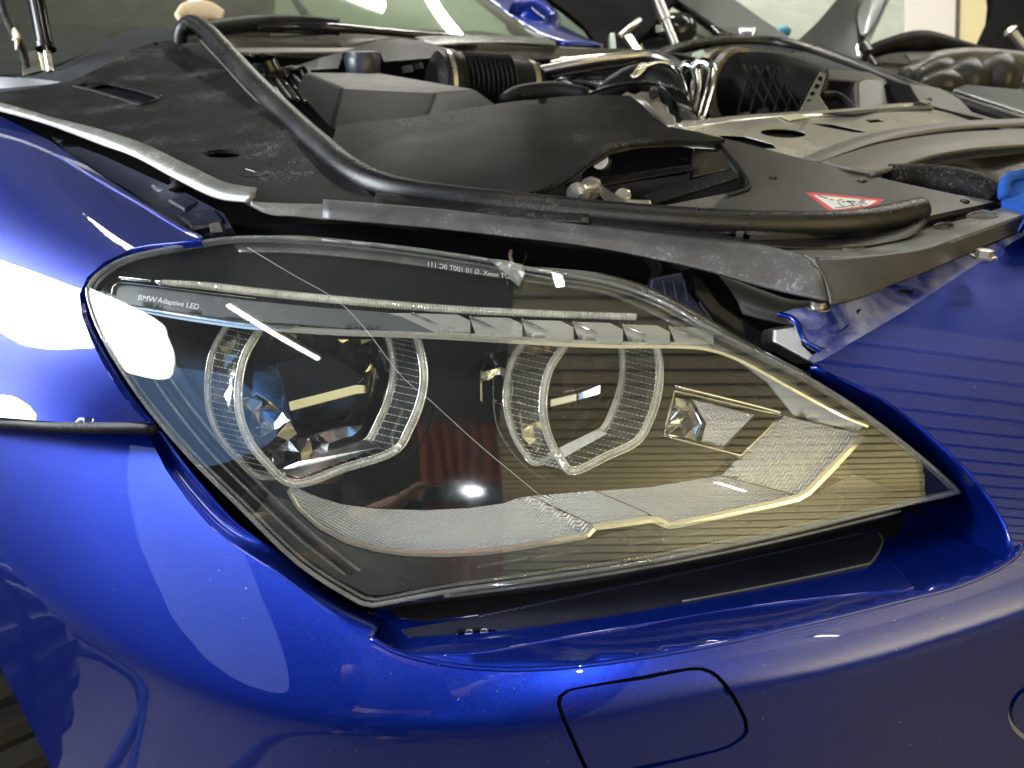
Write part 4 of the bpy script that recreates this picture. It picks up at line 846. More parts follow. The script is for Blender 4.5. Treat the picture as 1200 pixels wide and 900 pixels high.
sheet('hole_wall', ell(1062, 341, 12, 7, 12), lambda x, y: fl_d(x, y) + .008, STEEL, fl, step=6, th=.001)
vbolt(958, 361, .590, .0062, .006)
vbolt(1152, 302, .640, .0070, .007, seg=6)
slab('steel_block', [(906, 384, .610), (935, 380, .606), (941, 393, .598), (944, 404, .592), (955, 415, .585), (953, 428, .59), (905, 402, .605)], 0.03 * FW, metal('zinc_block', (0.45, 0.44, 0.40), 0.35, bump=0.1), car, bevel=0.003)
loft('flange_trough', [[(840, 318, .66), (880, 336, .65), (930, 352, .64), (975, 352, .64)], [(860, 345, .68), (890, 358, .675), (930, 368, .66), (960, 366, .65)], [(870, 368, .68), (900, 376, .67), (925, 380, .65), (945, 376, .64)]], plastic('dull_primer', (0.10, 0.095, 0.075), 0.5, dust=0.5), car, nu=6, nv=4, th=.002)
# brackets and plugs above the lamp
slab('lamp_bracket', [(812, 322, .66), (822, 326, .66), (846, 358, .65), (904, 396, .64), (906, 418, .635), (840, 380, .64), (815, 345, .65)], 0.012 * FW, BLKGLOSS, car, bevel=0.002)
pb = slab('connector', [(764, 326, .64), (800, 318, .64), (806, 340, .635), (832, 374, .625), (812, 376, .625), (790, 352, .63), (762, 338, .64)], 0.015 * FW, NAVYP, car, bevel=0.002)
for x in (776, 788, 800): slab('rib', [(x, 328, .637), (x + 3, 328, .637), (x + 8, 352, .628), (x + 5, 352, .628)], 0.004 * FW, NAVYP, pb, bevel=0.0005)
tube('cable', [(748, 298, .70), (762, 306, .68), (770, 318, .66), (764, 336, .65), (756, 350, .65)], 0.005, BLK, car)
tube('cable', [(752, 306, .72), (776, 300, .69), (796, 312, .67), (812, 308, .68), (840, 302, .7)], 0.0035, BLKGLOSS, car)
tube('cable', [(600, 290, .72), (598, 300, .70), (602, 312, .69)], 0.0015, TAN, car)
tube('cable', [(612, 289, .72), (616, 300, .70), (612, 312, .69)], 0.0012, RUBBER, car)
# left gap behind the wing: inner wing, bolts, folded seam
sheet('inner_wing', [(60, 160), (120, 182), (170, 205), (215, 225), (262, 250), (275, 272), (240, 276), (200, 258), (150, 222), (90, 190)], [(60, 160, .98), (170, 205, .86), (262, 250, .74), (275, 272, .70), (200, 258, .76), (90, 190, .95)], NAVYP, car, step=9, th=0.003)
lathe('bolt', P(211, 222, .80), P(208, 203, .80), [(0, .011), (.25, .011), (.27, .007), (.45, .008), (.5, .0065), (.7, .0085), (.74, .0065), (1, .007)], BLK, car, 16)
for q in [[(196, 232, .78), (214, 226, .79), (232, 236, .77), (216, 244, .76)], [(206, 250, .74), (250, 243, .75), (262, 258, .72), (224, 264, .71)], [(176, 214, .83), (200, 216, .82), (206, 224, .81), (184, 222, .82)]]:
    slab('seam_plate', q, -0.006 * UP, NAVYP, car, bevel=0.002)
slab('grey_clip', [(244, 262, .70), (258, 259, .70), (262, 272, .69), (246, 273, .69)], 0.01 * FW, GREYPL, car)
slab('lamp_crossmember', [(235, 262, .76), (420, 262, .72), (600, 282, .71), (780, 304, .70), (780, 330, .70), (600, 304, .71), (420, 284, .72), (240, 276, .75)], 0.05 * FW, BLKDEEP, car)
# ---- boxes and hoses
bx = raw('airbox_cover', [tuple(P(*q)) for q in [(347, 104, 1.05), (358, 85, 1.12), (445, 86, 1.18), (556, 105, 1.12), (400, 102, 1.0), (510, 108, 1.03), (388, 150, .95), (495, 145, .97), (590, 130, 1.05), (410, 158, .94)]],
         [(1, 2, 3, 5, 4), (0, 1, 4, 6), (4, 5, 7, 9, 6), (5, 3, 8, 7)], plastic('box_grey', (0.013, 0.013, 0.014), 0.45, dust=0.12, bump=0.3, spec=0.25), car, bevel=0.005, seg=3)
q_ = P(426, 86, 1.22); lathe('oil_cap', q_, q_ + Vector((0, 0, .032)), [(0, .026), (.7, .029), (.8, .027), (1, .025), (1, .01)], plastic('blue_black_cap', (0.03, 0.033, 0.045), 0.4), car, 10)
q_ = P(322, 96, 1.25); lathe('filler_neck', q_, q_ + Vector((-.01, 0, .03)), [(0, .030), (.4, .032), (.5, .018), (1, .017), (1, .005)], BLKGLOSS, car, 20)
# corrugated intake hose
a0, a1 = np.array(P(506, 99, 1.28)), np.array(P(628, 103, 1.36))
pr = [(0, .012), (0, .036), (.02, .040), (.05, .052), (.10, .052), (.13, .056), (.18, .056), (.19, .052)]
for k in range(11): pr += [(.24 + k * .045, .053), (.255 + k * .045, .046)]
pr += [(.76, .046), (.80, .045), (.95, .043), (1.0, .042)]
hose = lathe('intake_hose', a0, a1, pr, BLK, car, 40)
def clampring(name, c0, c1, r, mat, parent=car, wd=.0): return lathe(name, c0, c1, [(0, r - .004), (0, r), (1, r), (1, r - .004)], mat, parent, 36)
clampring('hose_clamp', a0 + (a1 - a0) * .10, a0 + (a1 - a0) * .13, .0560, CLAMPM, hose)
clampring('hose_clamp', a0 + (a1 - a0) * .89, a0 + (a1 - a0) * .94, .0455, CLAMPM, hose)
h2 = tube('air_duct', [(648, 96, 1.40), (680, 92, 1.39), (730, 90, 1.38), (780, 92, 1.36), (812, 100, 1.33)], [.038, .040, .043, .044, .044], BLKGLOSS, car, seg=24)
for x in (657, 688): clampring('hose_clamp', P(x, 95.5 if x < 670 else 93, 1.40), P(x + 7, 95 if x < 670 else 92.7, 1.40), .0425, CLAMPM, h2)
tube('silver_pipe', [(596, 92, 1.34), (640, 82, 1.33), (680, 74, 1.32), (730, 67, 1.32), (762, 65, 1.32), (785, 71, 1.30), (803, 84, 1.27)], .0085, STEEL, car, seg=14)
tube('chrome_hoop', [(742, 92, 1.20), (752, 81, 1.20), (772, 73, 1.20), (790, 79, 1.20), (800, 96, 1.18), (806, 118, 1.16)], .0036, CHROMES, car, seg=10)
tube('chrome_hoop', [(740, 90, 1.19), (748, 78, 1.19), (756, 74, 1.19), (756, 80, 1.19), (746, 90, 1.19)], .0018, CHROMES, car, seg=6)
tube('coolant_pipe', [(796, 86, 1.22), (804, 76, 1.21), (814, 82, 1.20), (817, 104, 1.19), (811, 132, 1.17)], .0070, CHROMES, car, seg=14)
tube('coolant_pipe', [(812, 80, 1.20), (824, 73, 1.19), (835, 82, 1.18), (832, 104, 1.17), (820, 145, 1.13)], .0075, CHROMES, car, seg=14)
# black duct humps with netting
tube('throttle_duct', [(700, 118, 1.22), (720, 104, 1.22), (748, 92, 1.22), (778, 98, 1.20), (796, 118, 1.18), (806, 146, 1.15)], [.014, .020, .022, .021, .018, .014], BLK, car, seg=20)
g_ = []
for k in range(12):
    a = 0.0 + k * 7
    g_.append(tube_geo(px3(cr([(680 + a * .4, 114 - k * 1.2, 1.16), (720 + a * .5, 100 - k * .3, 1.14), (768 + a * .3, 98 + k * .6, 1.13), (792 + k * 1.4, 120 + k * .4, 1.11), (800 + k * 1.6, 147, 1.09)], 6)), .0020, 5))
for k in range(9):
    g_.append(tube_geo(px3(cr([(770 + k * 5, 92 + k * 2, 1.13), (786 + k * 3, 116 + k * 2, 1.12), (790 + k * 4, 146, 1.10)], 6)), .0016, 5))
tag(multi('cable_netting', g_, BLKGLOSS, car), kind='stuff')
# cast serrated bracket
cb = [(727, 112, 1.08), (735, 107, 1.10), (744, 110, 1.10), (752, 106, 1.10), (762, 108, 1.10), (771, 110, 1.09), (776, 119, 1.07), (783, 124, 1.05), (784, 131, 1.03), (791, 136, 1.01), (793, 146, .98), (781, 148, .97), (765, 128, 1.0), (755, 118, 1.03), (740, 115, 1.05)]
slab('cast_bracket', cb, -0.012 * UP, ALU, car, bevel=0.002)
lathe('bolt', P(766, 111, 1.07), P(766, 107, 1.09), [(0, .007), (1, .007)], BLKGLOSS, car, 12)
# big ribbed duct to the right
bd = tube('intake_duct', [(832, 102, 1.30), (858, 102, 1.28), (900, 105, 1.25), (945, 110, 1.22), (962, 112, 1.21)], [.052, .054, .055, .045, .040], BLK, car, seg=28)
for x, r in ((836, .0600), (855, .0615)): clampring('hose_clamp', P(x, 102, 1.30 - (x - 834) * .0008), P(x + 8, 102.3, 1.29 - (x - 834) * .0008), r, CLAMPM, bd)
g_ = []
for k in range(6):
    g_.append(tube_geo(px3([(880 + k * 14, 78 + k * 2, 1.195), (862 + k * 14, 140, 1.18)]), .0022, 5)); g_.append(tube_geo(px3([(870 + k * 14, 76 + k, 1.195), (905 + k * 12, 138, 1.18)]), .0022, 5))
tag(multi('duct_ribs', g_, BLK, bd), kind='stuff')
slab('perforated_bracket', [(961, 84, 1.16), (968, 86, 1.15), (960, 112, 1.12), (972, 130, 1.10), (936, 133, 1.11), (948, 108, 1.14)], 0.004 * FW, CLAMPM, car, bevel=.0006)
for x, y in ((961, 92), (957, 101), (952, 110), (948, 119), (944, 128)): lathe('hole_plug', P(x, y, 1.138 - (y - 90) * .0006), P(x, y, 1.142 - (y - 90) * .0006), [(0, .0035), (1, .0035)], BLKDEEP, car, 8)
# battery-side box, vents, far trim
slab('side_box', [(930, 78, 1.42), (1020, 84, 1.36), (1038, 92, 1.32), (1048, 122, 1.24), (1005, 127, 1.22), (1003, 96, 1.28), (935, 90, 1.36)], 0.10 * FW, plastic('olive_black', (0.045, 0.042, 0.032), 0.45, dust=0.1), car, bevel=0.004)
slab('side_box', [(1003, 98, 1.27), (1010, 91, 1.28), (1035, 92, 1.29), (1048, 122, 1.22), (1004, 128, 1.20)], 0.02 * FW, GREYPL, car, bevel=0.006)
tube('cable', [(962, 112, 1.15), (980, 112, 1.16), (994, 122, 1.14), (1000, 130, 1.12)], .006, BLK, car)
slab('vent_frame', [(1040, 96, 1.26), (1066, 99, 1.24), (1078, 122, 1.18), (1050, 122, 1.18)], 0.02 * FW, BLKDEEP, car)
slab('vent_blade', [(1044, 110, 1.235), (1062, 113, 1.22), (1064, 116, 1.22), (1044, 112.5, 1.235)], 0.004 * FW, GREYPL, car, bevel=.0005)
sheet('far_trim', [(1066, 98), (1100, 103), (1120, 112), (1132, 124), (1140, 132), (1172, 141), (1150, 143), (1110, 136), (1080, 122), (1072, 110)], [(1066, 98, 1.30), (1120, 112, 1.26), (1172, 141, 1.10), (1080, 122, 1.16), (1110, 136, 1.12)], GREYPL, car, step=8, th=0.004, sm=0)
tube('far_trim_lip', [(1072, 121, 1.15), (1105, 131, 1.12), (1150, 142, 1.07)], .004, BLK, car, seg=8)
# zinc cross panel with slots
ZP = [(785, 150), (800, 142), (860, 138), (930, 134), (975, 132), (1020, 128), (1075, 124), (1110, 132), (1140, 142), (1080, 152), (1030, 160), (985, 170), (945, 186), (900, 178), (850, 163)]
zp_d = tps([(785, 150, .93), (860, 138, 1.02), (975, 132, 1.10), (1075, 124, 1.13), (1140, 142, 1.05), (1030, 160, .93), (945, 186, .85), (850, 163, .88), (930, 155, .96)], 0.0003)
S1 = [(838, 157), (872, 159), (905, 168), (912, 174), (890, 174), (858, 167)]; S2 = ell(918, 156, 27, 5.4, 16, .05); S3 = [(948, 144.5), (975, 145), (1008, 152), (1018, 156), (1000, 155), (968, 149)]; S4 = [(1012, 140), (1030, 139), (1040, 142), (1020, 144)]
zp = sheet('cross_panel', ZP, zp_d, PANELM, car, step=8, th=0.0012, holes=[S1, S2, S3, S4])
sheet('panel_underside', ZP, lambda x, y: zp_d(x, y) + .03, BLKDEEP, zp, step=20)
band('cross_panel_rail', [(790, 146), (860, 137), (930, 132), (985, 129), (1040, 123), (1090, 121)], [(800, 151), (860, 143), (930, 138), (985, 135), (1040, 130), (1090, 128)], [.95, 1.02, 1.07, 1.10, 1.14, 1.18], [.92, 1.0, 1.05, 1.08, 1.11, 1.15], PANELM, lift=.004)
sheet('rating_label', [(912, 135), (935, 133.5), (950, 137), (925, 141)], lambda x, y: zp_d(x, y) - .012, plastic('pale_label', (0.62, 0.58, 0.42), 0.5, bump=0), car, step=8, th=.0005)
slab('panel_tab', [(1042, 138, 1.04), (1052, 137, 1.04), (1054, 147, 1.0), (1044, 148, 1.0)], 0.004 * FW, PANELM, car, bevel=.0006)
slab('panel_bridge', [(960, 133, 1.07), (1040, 126, 1.12), (1092, 123, 1.12), (1096, 127, 1.10), (1030, 131, 1.08), (1000, 134, 1.06)], 0.006 * FW, BLKGLOSS, car, bevel=.001)
# grey double seal swinging across on the right
def gseal(top, bot, d0, d1, mat, lift): band('cross_seal', top, bot, d0, d1, mat, lift=lift)
gseal([(940, 187), (975, 172), (1020, 158), (1080, 148), (1140, 142), (1260, 138)], [(962, 190), (990, 180), (1030, 167), (1080, 158), (1140, 151), (1260, 146)], [.84, .88, .92, .96, 1.0, 1.08], [.82, .86, .90, .94, .98, 1.06], SEALG, .006)
gseal([(962, 191), (990, 182), (1030, 170), (1080, 161), (1140, 155), (1260, 150)], [(1022, 204), (1050, 196), (1080, 186), (1120, 178), (1170, 173), (1260, 168)], [.82, .85, .89, .93, .97, 1.04], [.78, .80, .84, .88, .92, .98], SEALG, .010)
tube('seal_bead', [(1022, 204, .778), (1050, 196, .798), (1085, 185, .838), (1120, 178, .875), (1170, 173, .915), (1260, 168, .975)], .003, GREYPL, car, seg=8)
tube('coolant_hose', [(1040, 206, .80), (1080, 208, .80), (1120, 214, .78), (1150, 222, .76), (1166, 234, .75)], [.012, .014, .015, .014, .011], BLK, car, seg=16)
loft('draped_cover', [[(1060, 196, .88), (1110, 188, .92), (1160, 182, .95), (1260, 172, .98)], [(1090, 204, .86), (1130, 194, .90), (1170, 200, .90), (1260, 186, .93)], [(1120, 214, .84), (1150, 208, .86), (1180, 214, .86), (1260, 205, .88)], [(1150, 226, .80), (1165, 222, .82), (1190, 228, .82), (1260, 225, .83)]], plastic('draped_black', (0.03, 0.028, 0.024), 0.25), car, nu=6, nv=6, th=.002)
sheet('lower_scuttle', [(1100, 312), (1150, 290), (1230, 254), (1230, 262), (1160, 296), (1120, 312)], lambda x, y: fl_d(x, y) + .03, BLK, car, step=10)
slab('bay_filler', [(1080, 262, .80), (1200, 232, .86), (1280, 232, .86), (1280, 260, .78), (1110, 310, .70), (1060, 322, .68)], 0.03 * FW, BLK, car)
# far side seal line of the opening
tube('far_bonnet_seal', [(770, 66, 1.62), (800, 56, 1.66), (850, 48, 1.70), (900, 49, 1.72), (945, 57, 1.66), (1000, 76, 1.52), (1060, 100, 1.38), (1120, 120, 1.26), (1200, 146, 1.12), (1280, 170, 1.02)], [.012] * 10, RUBBER, car, seg=12)
band('far_rail', [(790, 66), (850, 54), (900, 54), (945, 62), (1000, 81), (1060, 105), (1120, 126), (1220, 156)], [(800, 80), (850, 66), (900, 64), (940, 76), (990, 94), (1050, 116), (1120, 138), (1220, 166)], [1.6, 1.68, 1.70, 1.64, 1.50, 1.36, 1.24, 1.08], [1.5, 1.56, 1.58, 1.54, 1.42, 1.30, 1.2, 1.05], plastic('teal_black', (0.030, 0.036, 0.036), 0.3), lift=.002)
slab('rail_slot', [(845, 60, 1.60), (898, 64, 1.57), (898, 78, 1.52), (880, 76, 1.53), (850, 66, 1.58)], 0.01 * FW, BLKDEEP, car, bevel=.0005)
slab('reservoir_cap', [(812, 62, 1.50), (824, 57, 1.50), (828, 62, 1.50), (820, 70, 1.48), (810, 68, 1.48)], 0.02 * FW, plastic('pale_green_plastic', (0.40, 0.52, 0.45), 0.4), car, bevel=.003)
# ---- cowl, wipers and windscreen
CW = [(250, 40), (300, 38), (420, 40), (500, 46), (560, 50), (640, 55), (700, 58), (745, 62), (720, 66), (660, 68), (600, 70), (540, 66), (500, 62), (460, 64), (380, 66), (300, 64), (265, 58)]
cw_d = tps([(250, 40, 1.50), (420, 40, 1.58), (560, 50, 1.62), (745, 62, 1.66), (600, 70, 1.50), (380, 66, 1.40), (265, 58, 1.35)], 0.0003)
sheet('scuttle_panel', CW, cw_d, BROWNPL, car, step=8, th=0.004)
band('scuttle_rail', [(268, 57), (330, 57), (420, 57), (470, 56)], [(272, 63), (330, 62), (420, 61), (455, 60)], [1.36, 1.40, 1.44, 1.46], [1.33, 1.37, 1.41, 1.44], SEALG, lift=.003)
sheet('scuttle_hump', [(375, 68), (410, 58), (440, 48), (470, 45), (500, 49), (540, 62), (530, 66), (480, 70), (450, 72), (446, 62), (402, 62), (396, 80), (330, 84), (350, 76)], [(375, 68, 1.36), (460, 46, 1.42), (540, 62, 1.42), (350, 80, 1.28), (450, 72, 1.34)], BLK, car, step=8, th=0.003)
band('scuttle_band', [(486, 44), (540, 42), (600, 43), (640, 46), (652, 49)], [(500, 54), (545, 51), (600, 50), (640, 52), (650, 54)], [1.56, 1.60, 1.64, 1.66, 1.66], [1.50, 1.54, 1.58, 1.60, 1.62], plastic('satin_grey_green', (0.16, 0.17, 0.15), 0.25), lift=.006)
band('scuttle_band', [(560, 64), (620, 62), (680, 58), (740, 58), (790, 62)], [(575, 72), (630, 70), (690, 66), (740, 66), (780, 70)], [1.56, 1.6, 1.64, 1.64, 1.62], [1.50, 1.54, 1.58, 1.6, 1.58], BROWNPL, lift=.004)
tube('wiper_arm', [(232, 36, 1.30), (262, 32, 1.36), (300, 28, 1.45), (350, 27, 1.50), (398, 32, 1.52)], [.012, .014, .016, .015, .017], BLK, car, seg=12, flat=.6)
tube('wiper_arm', [(300, 33, 1.44), (340, 31, 1.48), (395, 33, 1.50), (480, 40, 1.58), (560, 44, 1.62)], [.004, .006, .008, .007, .004], BLKGLOSS, car, seg=10)
# windscreen glass rising to the back
ws = [(-160, 100, 1.30), (-160, -120, 2.5), (330, -140, 2.7), (560, -10, 2.35), (646, 48, 1.74), (560, 44, 1.66), (420, 38, 1.60), (300, 34, 1.50), (200, 38, 1.42), (60, 80, 1.34)]
WSG = clear('windscreen_glass', (0.62, 0.68, 0.62), 1.9, 0.0, haze=0.05)
wsd = tps([(-160, 100, 1.30), (60, 80, 1.34), (200, 38, 1.45), (420, 38, 1.62), (646, 48, 1.74), (-160, -120, 2.3), (330, -140, 2.6), (560, -10, 2.05), (200, -100, 2.3)], 0.001)
sheet('windscreen', [(-160, 96), (0, 90), (60, 80), (120, 56), (200, 36), (300, 33), (420, 37), (520, 44), (600, 46), (640, 48), (560, -10), (500, -60), (330, -140), (-160, -140)], wsd, WSG, car, step=14, th=0.004)
sheet('dashboard', [(-160, 110), (-160, 26), (0, 28), (165, 30), (215, 38), (300, 30), (560, 36), (660, 52), (640, 60), (420, 52), (200, 56), (60, 96)], [(-160, 110, 1.5), (-160, 26, 1.9), (165, 30, 1.95), (560, 36, 2.1), (660, 52, 2.0), (420, 52, 1.85), (200, 56, 1.7), (60, 96, 1.5)], plastic('dash_brown', (0.05, 0.045, 0.036), 0.6), car, step=20)
sheet('dash_cloth', [(40, -60), (52, 4), (100, 13), (165, 31), (215, 33), (232, 22), (250, -60)], [(40, -60, 2.6), (100, 13, 2.0), (215, 33, 1.92), (250, -60, 2.5)], plastic('speckled_cloth', (0.46, 0.42, 0.32), 0.8, dust=0.9, dustcol=(0.9, 0.85, 0.7), blotch=0.5, dscale=8), car, step=20)
sheet('seat_back', [(240, -60), (228, 8), (216, 36), (300, 34), (318, 24), (322, 6), (330, -60)], [(240, -60, 2.7), (216, 36, 2.2), (330, -60, 2.7), (318, 24, 2.2)], plastic('brown_seat', (0.06, 0.05, 0.04), 0.7), car, step=20)
sheet('rear_window', [(300, -60), (316, 30), (420, 38), (600, 50), (660, 52), (560, -20), (540, -60)], [(300, -60, 3.2), (316, 30, 3.0), (600, 50, 2.7), (660, 52, 2.6), (540, -60, 3.2)], plastic('milky_green_glass', (0.52, 0.60, 0.46), 0.2, bump=0, blotch=0.25, dscale=2), car, step=20)
sheet('rear_window', [(-160, -60), (-160, 24), (0, 27), (45, 20), (55, 5), (44, -60)], [(-160, -60, 3.0), (0, 27, 2.3), (55, 5, 2.4), (44, -60, 2.9)], plastic('dull_green_glass', (0.22, 0.25, 0.20), 0.3, bump=0, blotch=0.2, dscale=2), car, step=20)
tube('seat_belt', [(336, -20, 2.4), (350, 6, 2.3), (366, 28, 2.2)], .012, BLK, car)
tube('screen_edge', [(-160, 99, 1.295), (0, 92, 1.31), (60, 82, 1.335), (120, 60, 1.38), (200, 40, 1.44), (300, 35, 1.52), (420, 40, 1.61), (520, 46, 1.68), (640, 50, 1.73)], .006, BLKGLOSS, car, seg=8)
# blue roof pillar and mirror
loft('roof_pillar', [[(480, -80, 2.5), (560, -8, 2.2), (620, 36, 1.85), (660, 52, 1.74)], [(515, -80, 2.5), (590, -2, 2.2), (650, 36, 1.88), (700, 54, 1.76)], [(540, -80, 2.55), (612, 2, 2.25), (665, 36, 1.95), (706, 55, 1.80)]], BLUE, car, nu=6, nv=4, th=.01)
tube('pillar_trim', [(480, -70, 2.48), (560, -2, 2.18), (612, 36, 1.84), (640, 49, 1.75)], .010, SEALG, car, seg=8)
mir = tube('wing_mirror', [(602, 16, 2.05), (622, 24, 2.04), (645, 36, 2.02)], [.045, .062, .045], BLUE, car, seg=18, n=8)
slab('mirror_glass', [(612, 18, 1.99), (626, 15, 1.99), (630, 24, 1.985), (618, 26, 1.985)], 0.003 * FW, emit('glinting_glass', (0.95, 1, 0.95), 0.9) if False else metal('mirror_glass', (0.9, 0.95, 0.9), 0.05), mir, bevel=.0005)
# gas strut and cable at the left, clothes peg thing on the glass
gs = lathe('gas_strut', P(30, -60, 1.16), P(54, 58, 1.16), [(0, .0125), (.94, .0125), (.95, .0145), (1, .0145), (1, .006)], BLKGLOSS, car, 24)
lathe('strut_rod', P(54, 57, 1.16), P(59, 84, 1.16), [(0, .0052), (1, .0052)], CHROME, gs, 16)
tube('cable', [(-6, -30, 1.2), (4, 10, 1.2), (14, 34, 1.2), (24, 52, 1.2), (30, 72, 1.2), (34, 90, 1.2)], [.006, .006, .007, .006, .006, .005], BLK, car)
tube('cable_label', [(16, 34, 1.19), (20, 46, 1.185), (19, 58, 1.19)], [.004, .009, .004], TAN, car, seg=8, flat=.4)
slab('hinge_arm', [(24, 62, 1.22), (44, 58, 1.24), (50, 82, 1.2), (26, 88, 1.18)], 0.02 * FW, ALU, car)
soap = tube('foam_pad', [(208, 20, 1.42), (222, 14, 1.44), (244, 13, 1.46), (262, 18, 1.47)], [.008, .018, .019, .010], plastic('peach_foam', (0.72, 0.58, 0.40), 0.7), None, seg=14, flat=.6)
tag(soap, 'small cream foam pad lying on the windscreen edge', 'pad')
# ---- blue towel at the right edge
tw = sheet('towel', [(1176, 216), (1180, 208), (1192, 204), (1250, 202), (1250, 276), (1196, 262), (1204, 250), (1190, 240), (1176, 236)], [(1176, 216, .74), (1192, 204, .76), (1250, 202, .78), (1250, 276, .68), (1180, 236, .71), (1210, 225, .715)], TOWEL, None, step=5, th=0.008)
tag(tw, 'blue terry towel hanging over the nose at the right edge', 'towel')
tube('towel_hem', [(1176, 230, .715), (1177, 216, .728), (1182, 209, .74), (1194, 205, .745), (1230, 203, .755)], .005, TOWEL, tw, seg=8)

# looms, clips and small hoses filling the gaps of the bay
rs = np.random.RandomState(11)
for k in range(9):
    x0 = 270 + k * 9; tube('loom', [(x0, 74 + k, 1.34 - k * .012), (x0 + 16, 84 + rs.uniform(-4, 4), 1.28), (x0 + 30, 96 + k, 1.2), (x0 + 44, 112 + 2 * k, 1.12)], .003 + .002 * rs.rand(), BLKGLOSS if k % 3 else NAVYP, car, seg=8)
for k in range(7):
    x0 = 640 + k * 14; tube('loom', [(x0, 108 + rs.uniform(-4, 3), 1.30), (x0 + 20, 98 + rs.uniform(-5, 5), 1.27), (x0 + 44, 104 + rs.uniform(-5, 5), 1.25), (x0 + 60, 112, 1.22)], .003 + .003 * rs.rand(), BLK if k % 2 else BLKGLOSS, car, seg=8)
for x, y, d in ((612, 112, 1.26), (640, 106, 1.27), (470, 78, 1.34), (482, 74, 1.36), (604, 76, 1.42), (628, 80, 1.42), (1080, 116, 1.2), (888, 128, 1.16), (866, 132, 1.14)):
    slab('connector', [(x, y, d), (x + 12, y - 2, d), (x + 15, y + 6, d - .01), (x + 2, y + 8, d - .01)], 0.012 * FW, NAVYP if x % 2 else BLK, car, bevel=.0015)
tube('hump_hose', [(590, 118, 1.14), (610, 110, 1.16), (650, 106, 1.16), (688, 110, 1.14)], [.010, .013, .013, .010], BLK, car, seg=12)
for x, y in ((905, 208), (1010, 212), (1130, 236)):
    vbolt(x, y, float(pan_d(x, y)), .0035, .0015, BLKGLOSS, pan, 12)

# ------------------------------------------------------------------ cars standing behind
def carthing(name, q, label): return empty(name, P(*q), label, 'car', 'cars parked behind')
# black car whose raised bonnet hangs into the top centre
k1 = carthing('black_car', (700, 60, 2.6), 'black car behind, its raised bonnet seen from below at the top centre')
sheet('bonnet', [(625, -60), (640, -4), (660, 10), (684, 30), (700, 52), (708, 60), (730, 58), (748, 48), (765, 30), (780, 12), (795, -4), (830, -60)], [(625, -60, 2.6), (700, 52, 2.4), (765, 30, 2.4), (830, -60, 2.7), (710, 0, 2.5)], BLKDEEP, k1, step=12, th=.02)
lathe('gas_strut', P(762, -20, 2.3), P(791, 52, 2.3), [(0, .018), (.6, .018), (.61, .012), (1, .012)], STEEL, k1, 14)
slab('hinge', [(714, 40, 2.28), (720, 38, 2.28), (722, 58, 2.26), (715, 58, 2.26)], 0.03 * FW, metal('pale_green_metal', (0.6, 0.7, 0.65), 0.3), k1)
tube('hinge_bar', [(726, 44, 2.35), (740, 32, 2.36), (750, 24, 2.38)], .010, STEEL, k1)
slab('hinge', [(732, 42, 2.3), (740, 40, 2.3), (752, 58, 2.26), (744, 60, 2.26)], 0.03 * FW, metal('pale_green_metal2', (0.6, 0.7, 0.62), 0.35), k1)
slab('rear_glass', [(646, -4, 2.9), (700, 20, 2.9), (708, 54, 2.8), (664, 40, 2.8), (640, 14, 2.9)], 0.02 * FW, plastic('smoked_green_glass', (0.10, 0.13, 0.10), 0.1, coat=1), k1)
# silver car
k2 = carthing('silver_car', (870, 60, 2.9), 'silver car behind with its windscreen pillar rising past the seal')
sheet('windscreen', [(780, -60), (770, 4), (790, 20), (820, 40), (850, 54), (1010, 70), (1060, 40), (1060, -60)], [(780, -60, 3.2), (770, 4, 3.0), (850, 54, 2.7), (1010, 70, 2.7), (1060, -60, 3.4)], plastic('pale_screen', (0.34, 0.37, 0.33), 0.12, bump=0, blotch=.3, coat=.6), k2, step=18, th=.02)
sheet('front_wing', [(800, -60), (786, 0), (796, 6), (830, 26), (862, 42), (900, 50), (935, 52), (920, 40), (890, 20), (862, 0), (810, -40)], [(800, -60, 2.9), (830, 26, 2.6), (862, 42, 2.5), (935, 52, 2.4), (862, 0, 2.7)], SILVP, k2, step=12, th=.02)
tube('window_seal', [(780, -2, 2.62), (800, 10, 2.58), (830, 30, 2.54), (845, 44, 2.5)], .014, BLKGLOSS, k2)
m2 = tube('wing_mirror', [(752, 48, 2.5), (775, 40, 2.48), (800, 38, 2.46), (812, 46, 2.46)], [.03, .055, .055, .02], BLKGLOSS, k2, seg=20)
slab('mirror_glass', [(768, 30, 2.38), (775, 28, 2.38), (777, 36, 2.37), (769, 38, 2.37)], .004 * FW, metal('mirror_glass', (0.9, 0.95, 0.9), 0.05), m2)
tube('blue_cap', [(912, 38, 2.5), (918, 36, 2.5), (926, 38, 2.5)], [.010, .018, .010], plastic('teal_cap', (0.08, 0.30, 0.38), 0.4), k2)
# graphite bonnet standing upright in front of a pale door
k3 = carthing('graphite_car', (1000, 90, 2.2), 'graphite grey car whose upright bonnet shines at its edge')
sheet('bonnet', [(1000, -60), (980, 0), (958, 26), (932, 50), (950, 60), (980, 66), (1008, 72), (1022, 44), (1036, 14), (1048, -12), (1066, -60)], [(1000, -60, 2.5), (958, 26, 2.2), (932, 50, 2.1), (1008, 72, 2.0), (1036, 14, 2.25), (1066, -60, 2.55), (995, 30, 2.12)], DARKP, k3, step=9, th=.02)
loft('bonnet_edge', [[(1015, -8, 2.24), (1005, 18, 2.16), (1008, 40, 2.08)], [(1026, -8, 2.22), (1018, 18, 2.13), (1012, 42, 2.06)], [(1042, -8, 2.26), (1030, 20, 2.16), (1016, 42, 2.07)]], SILVP, k3, nu=6, nv=5, th=.004)
lathe('gas_strut', P(1012, 55, 2.0), P(1026, 78, 1.95), [(0, .016), (.4, .016), (.42, .006), (1, .006)], BLKGLOSS, k3, 12)
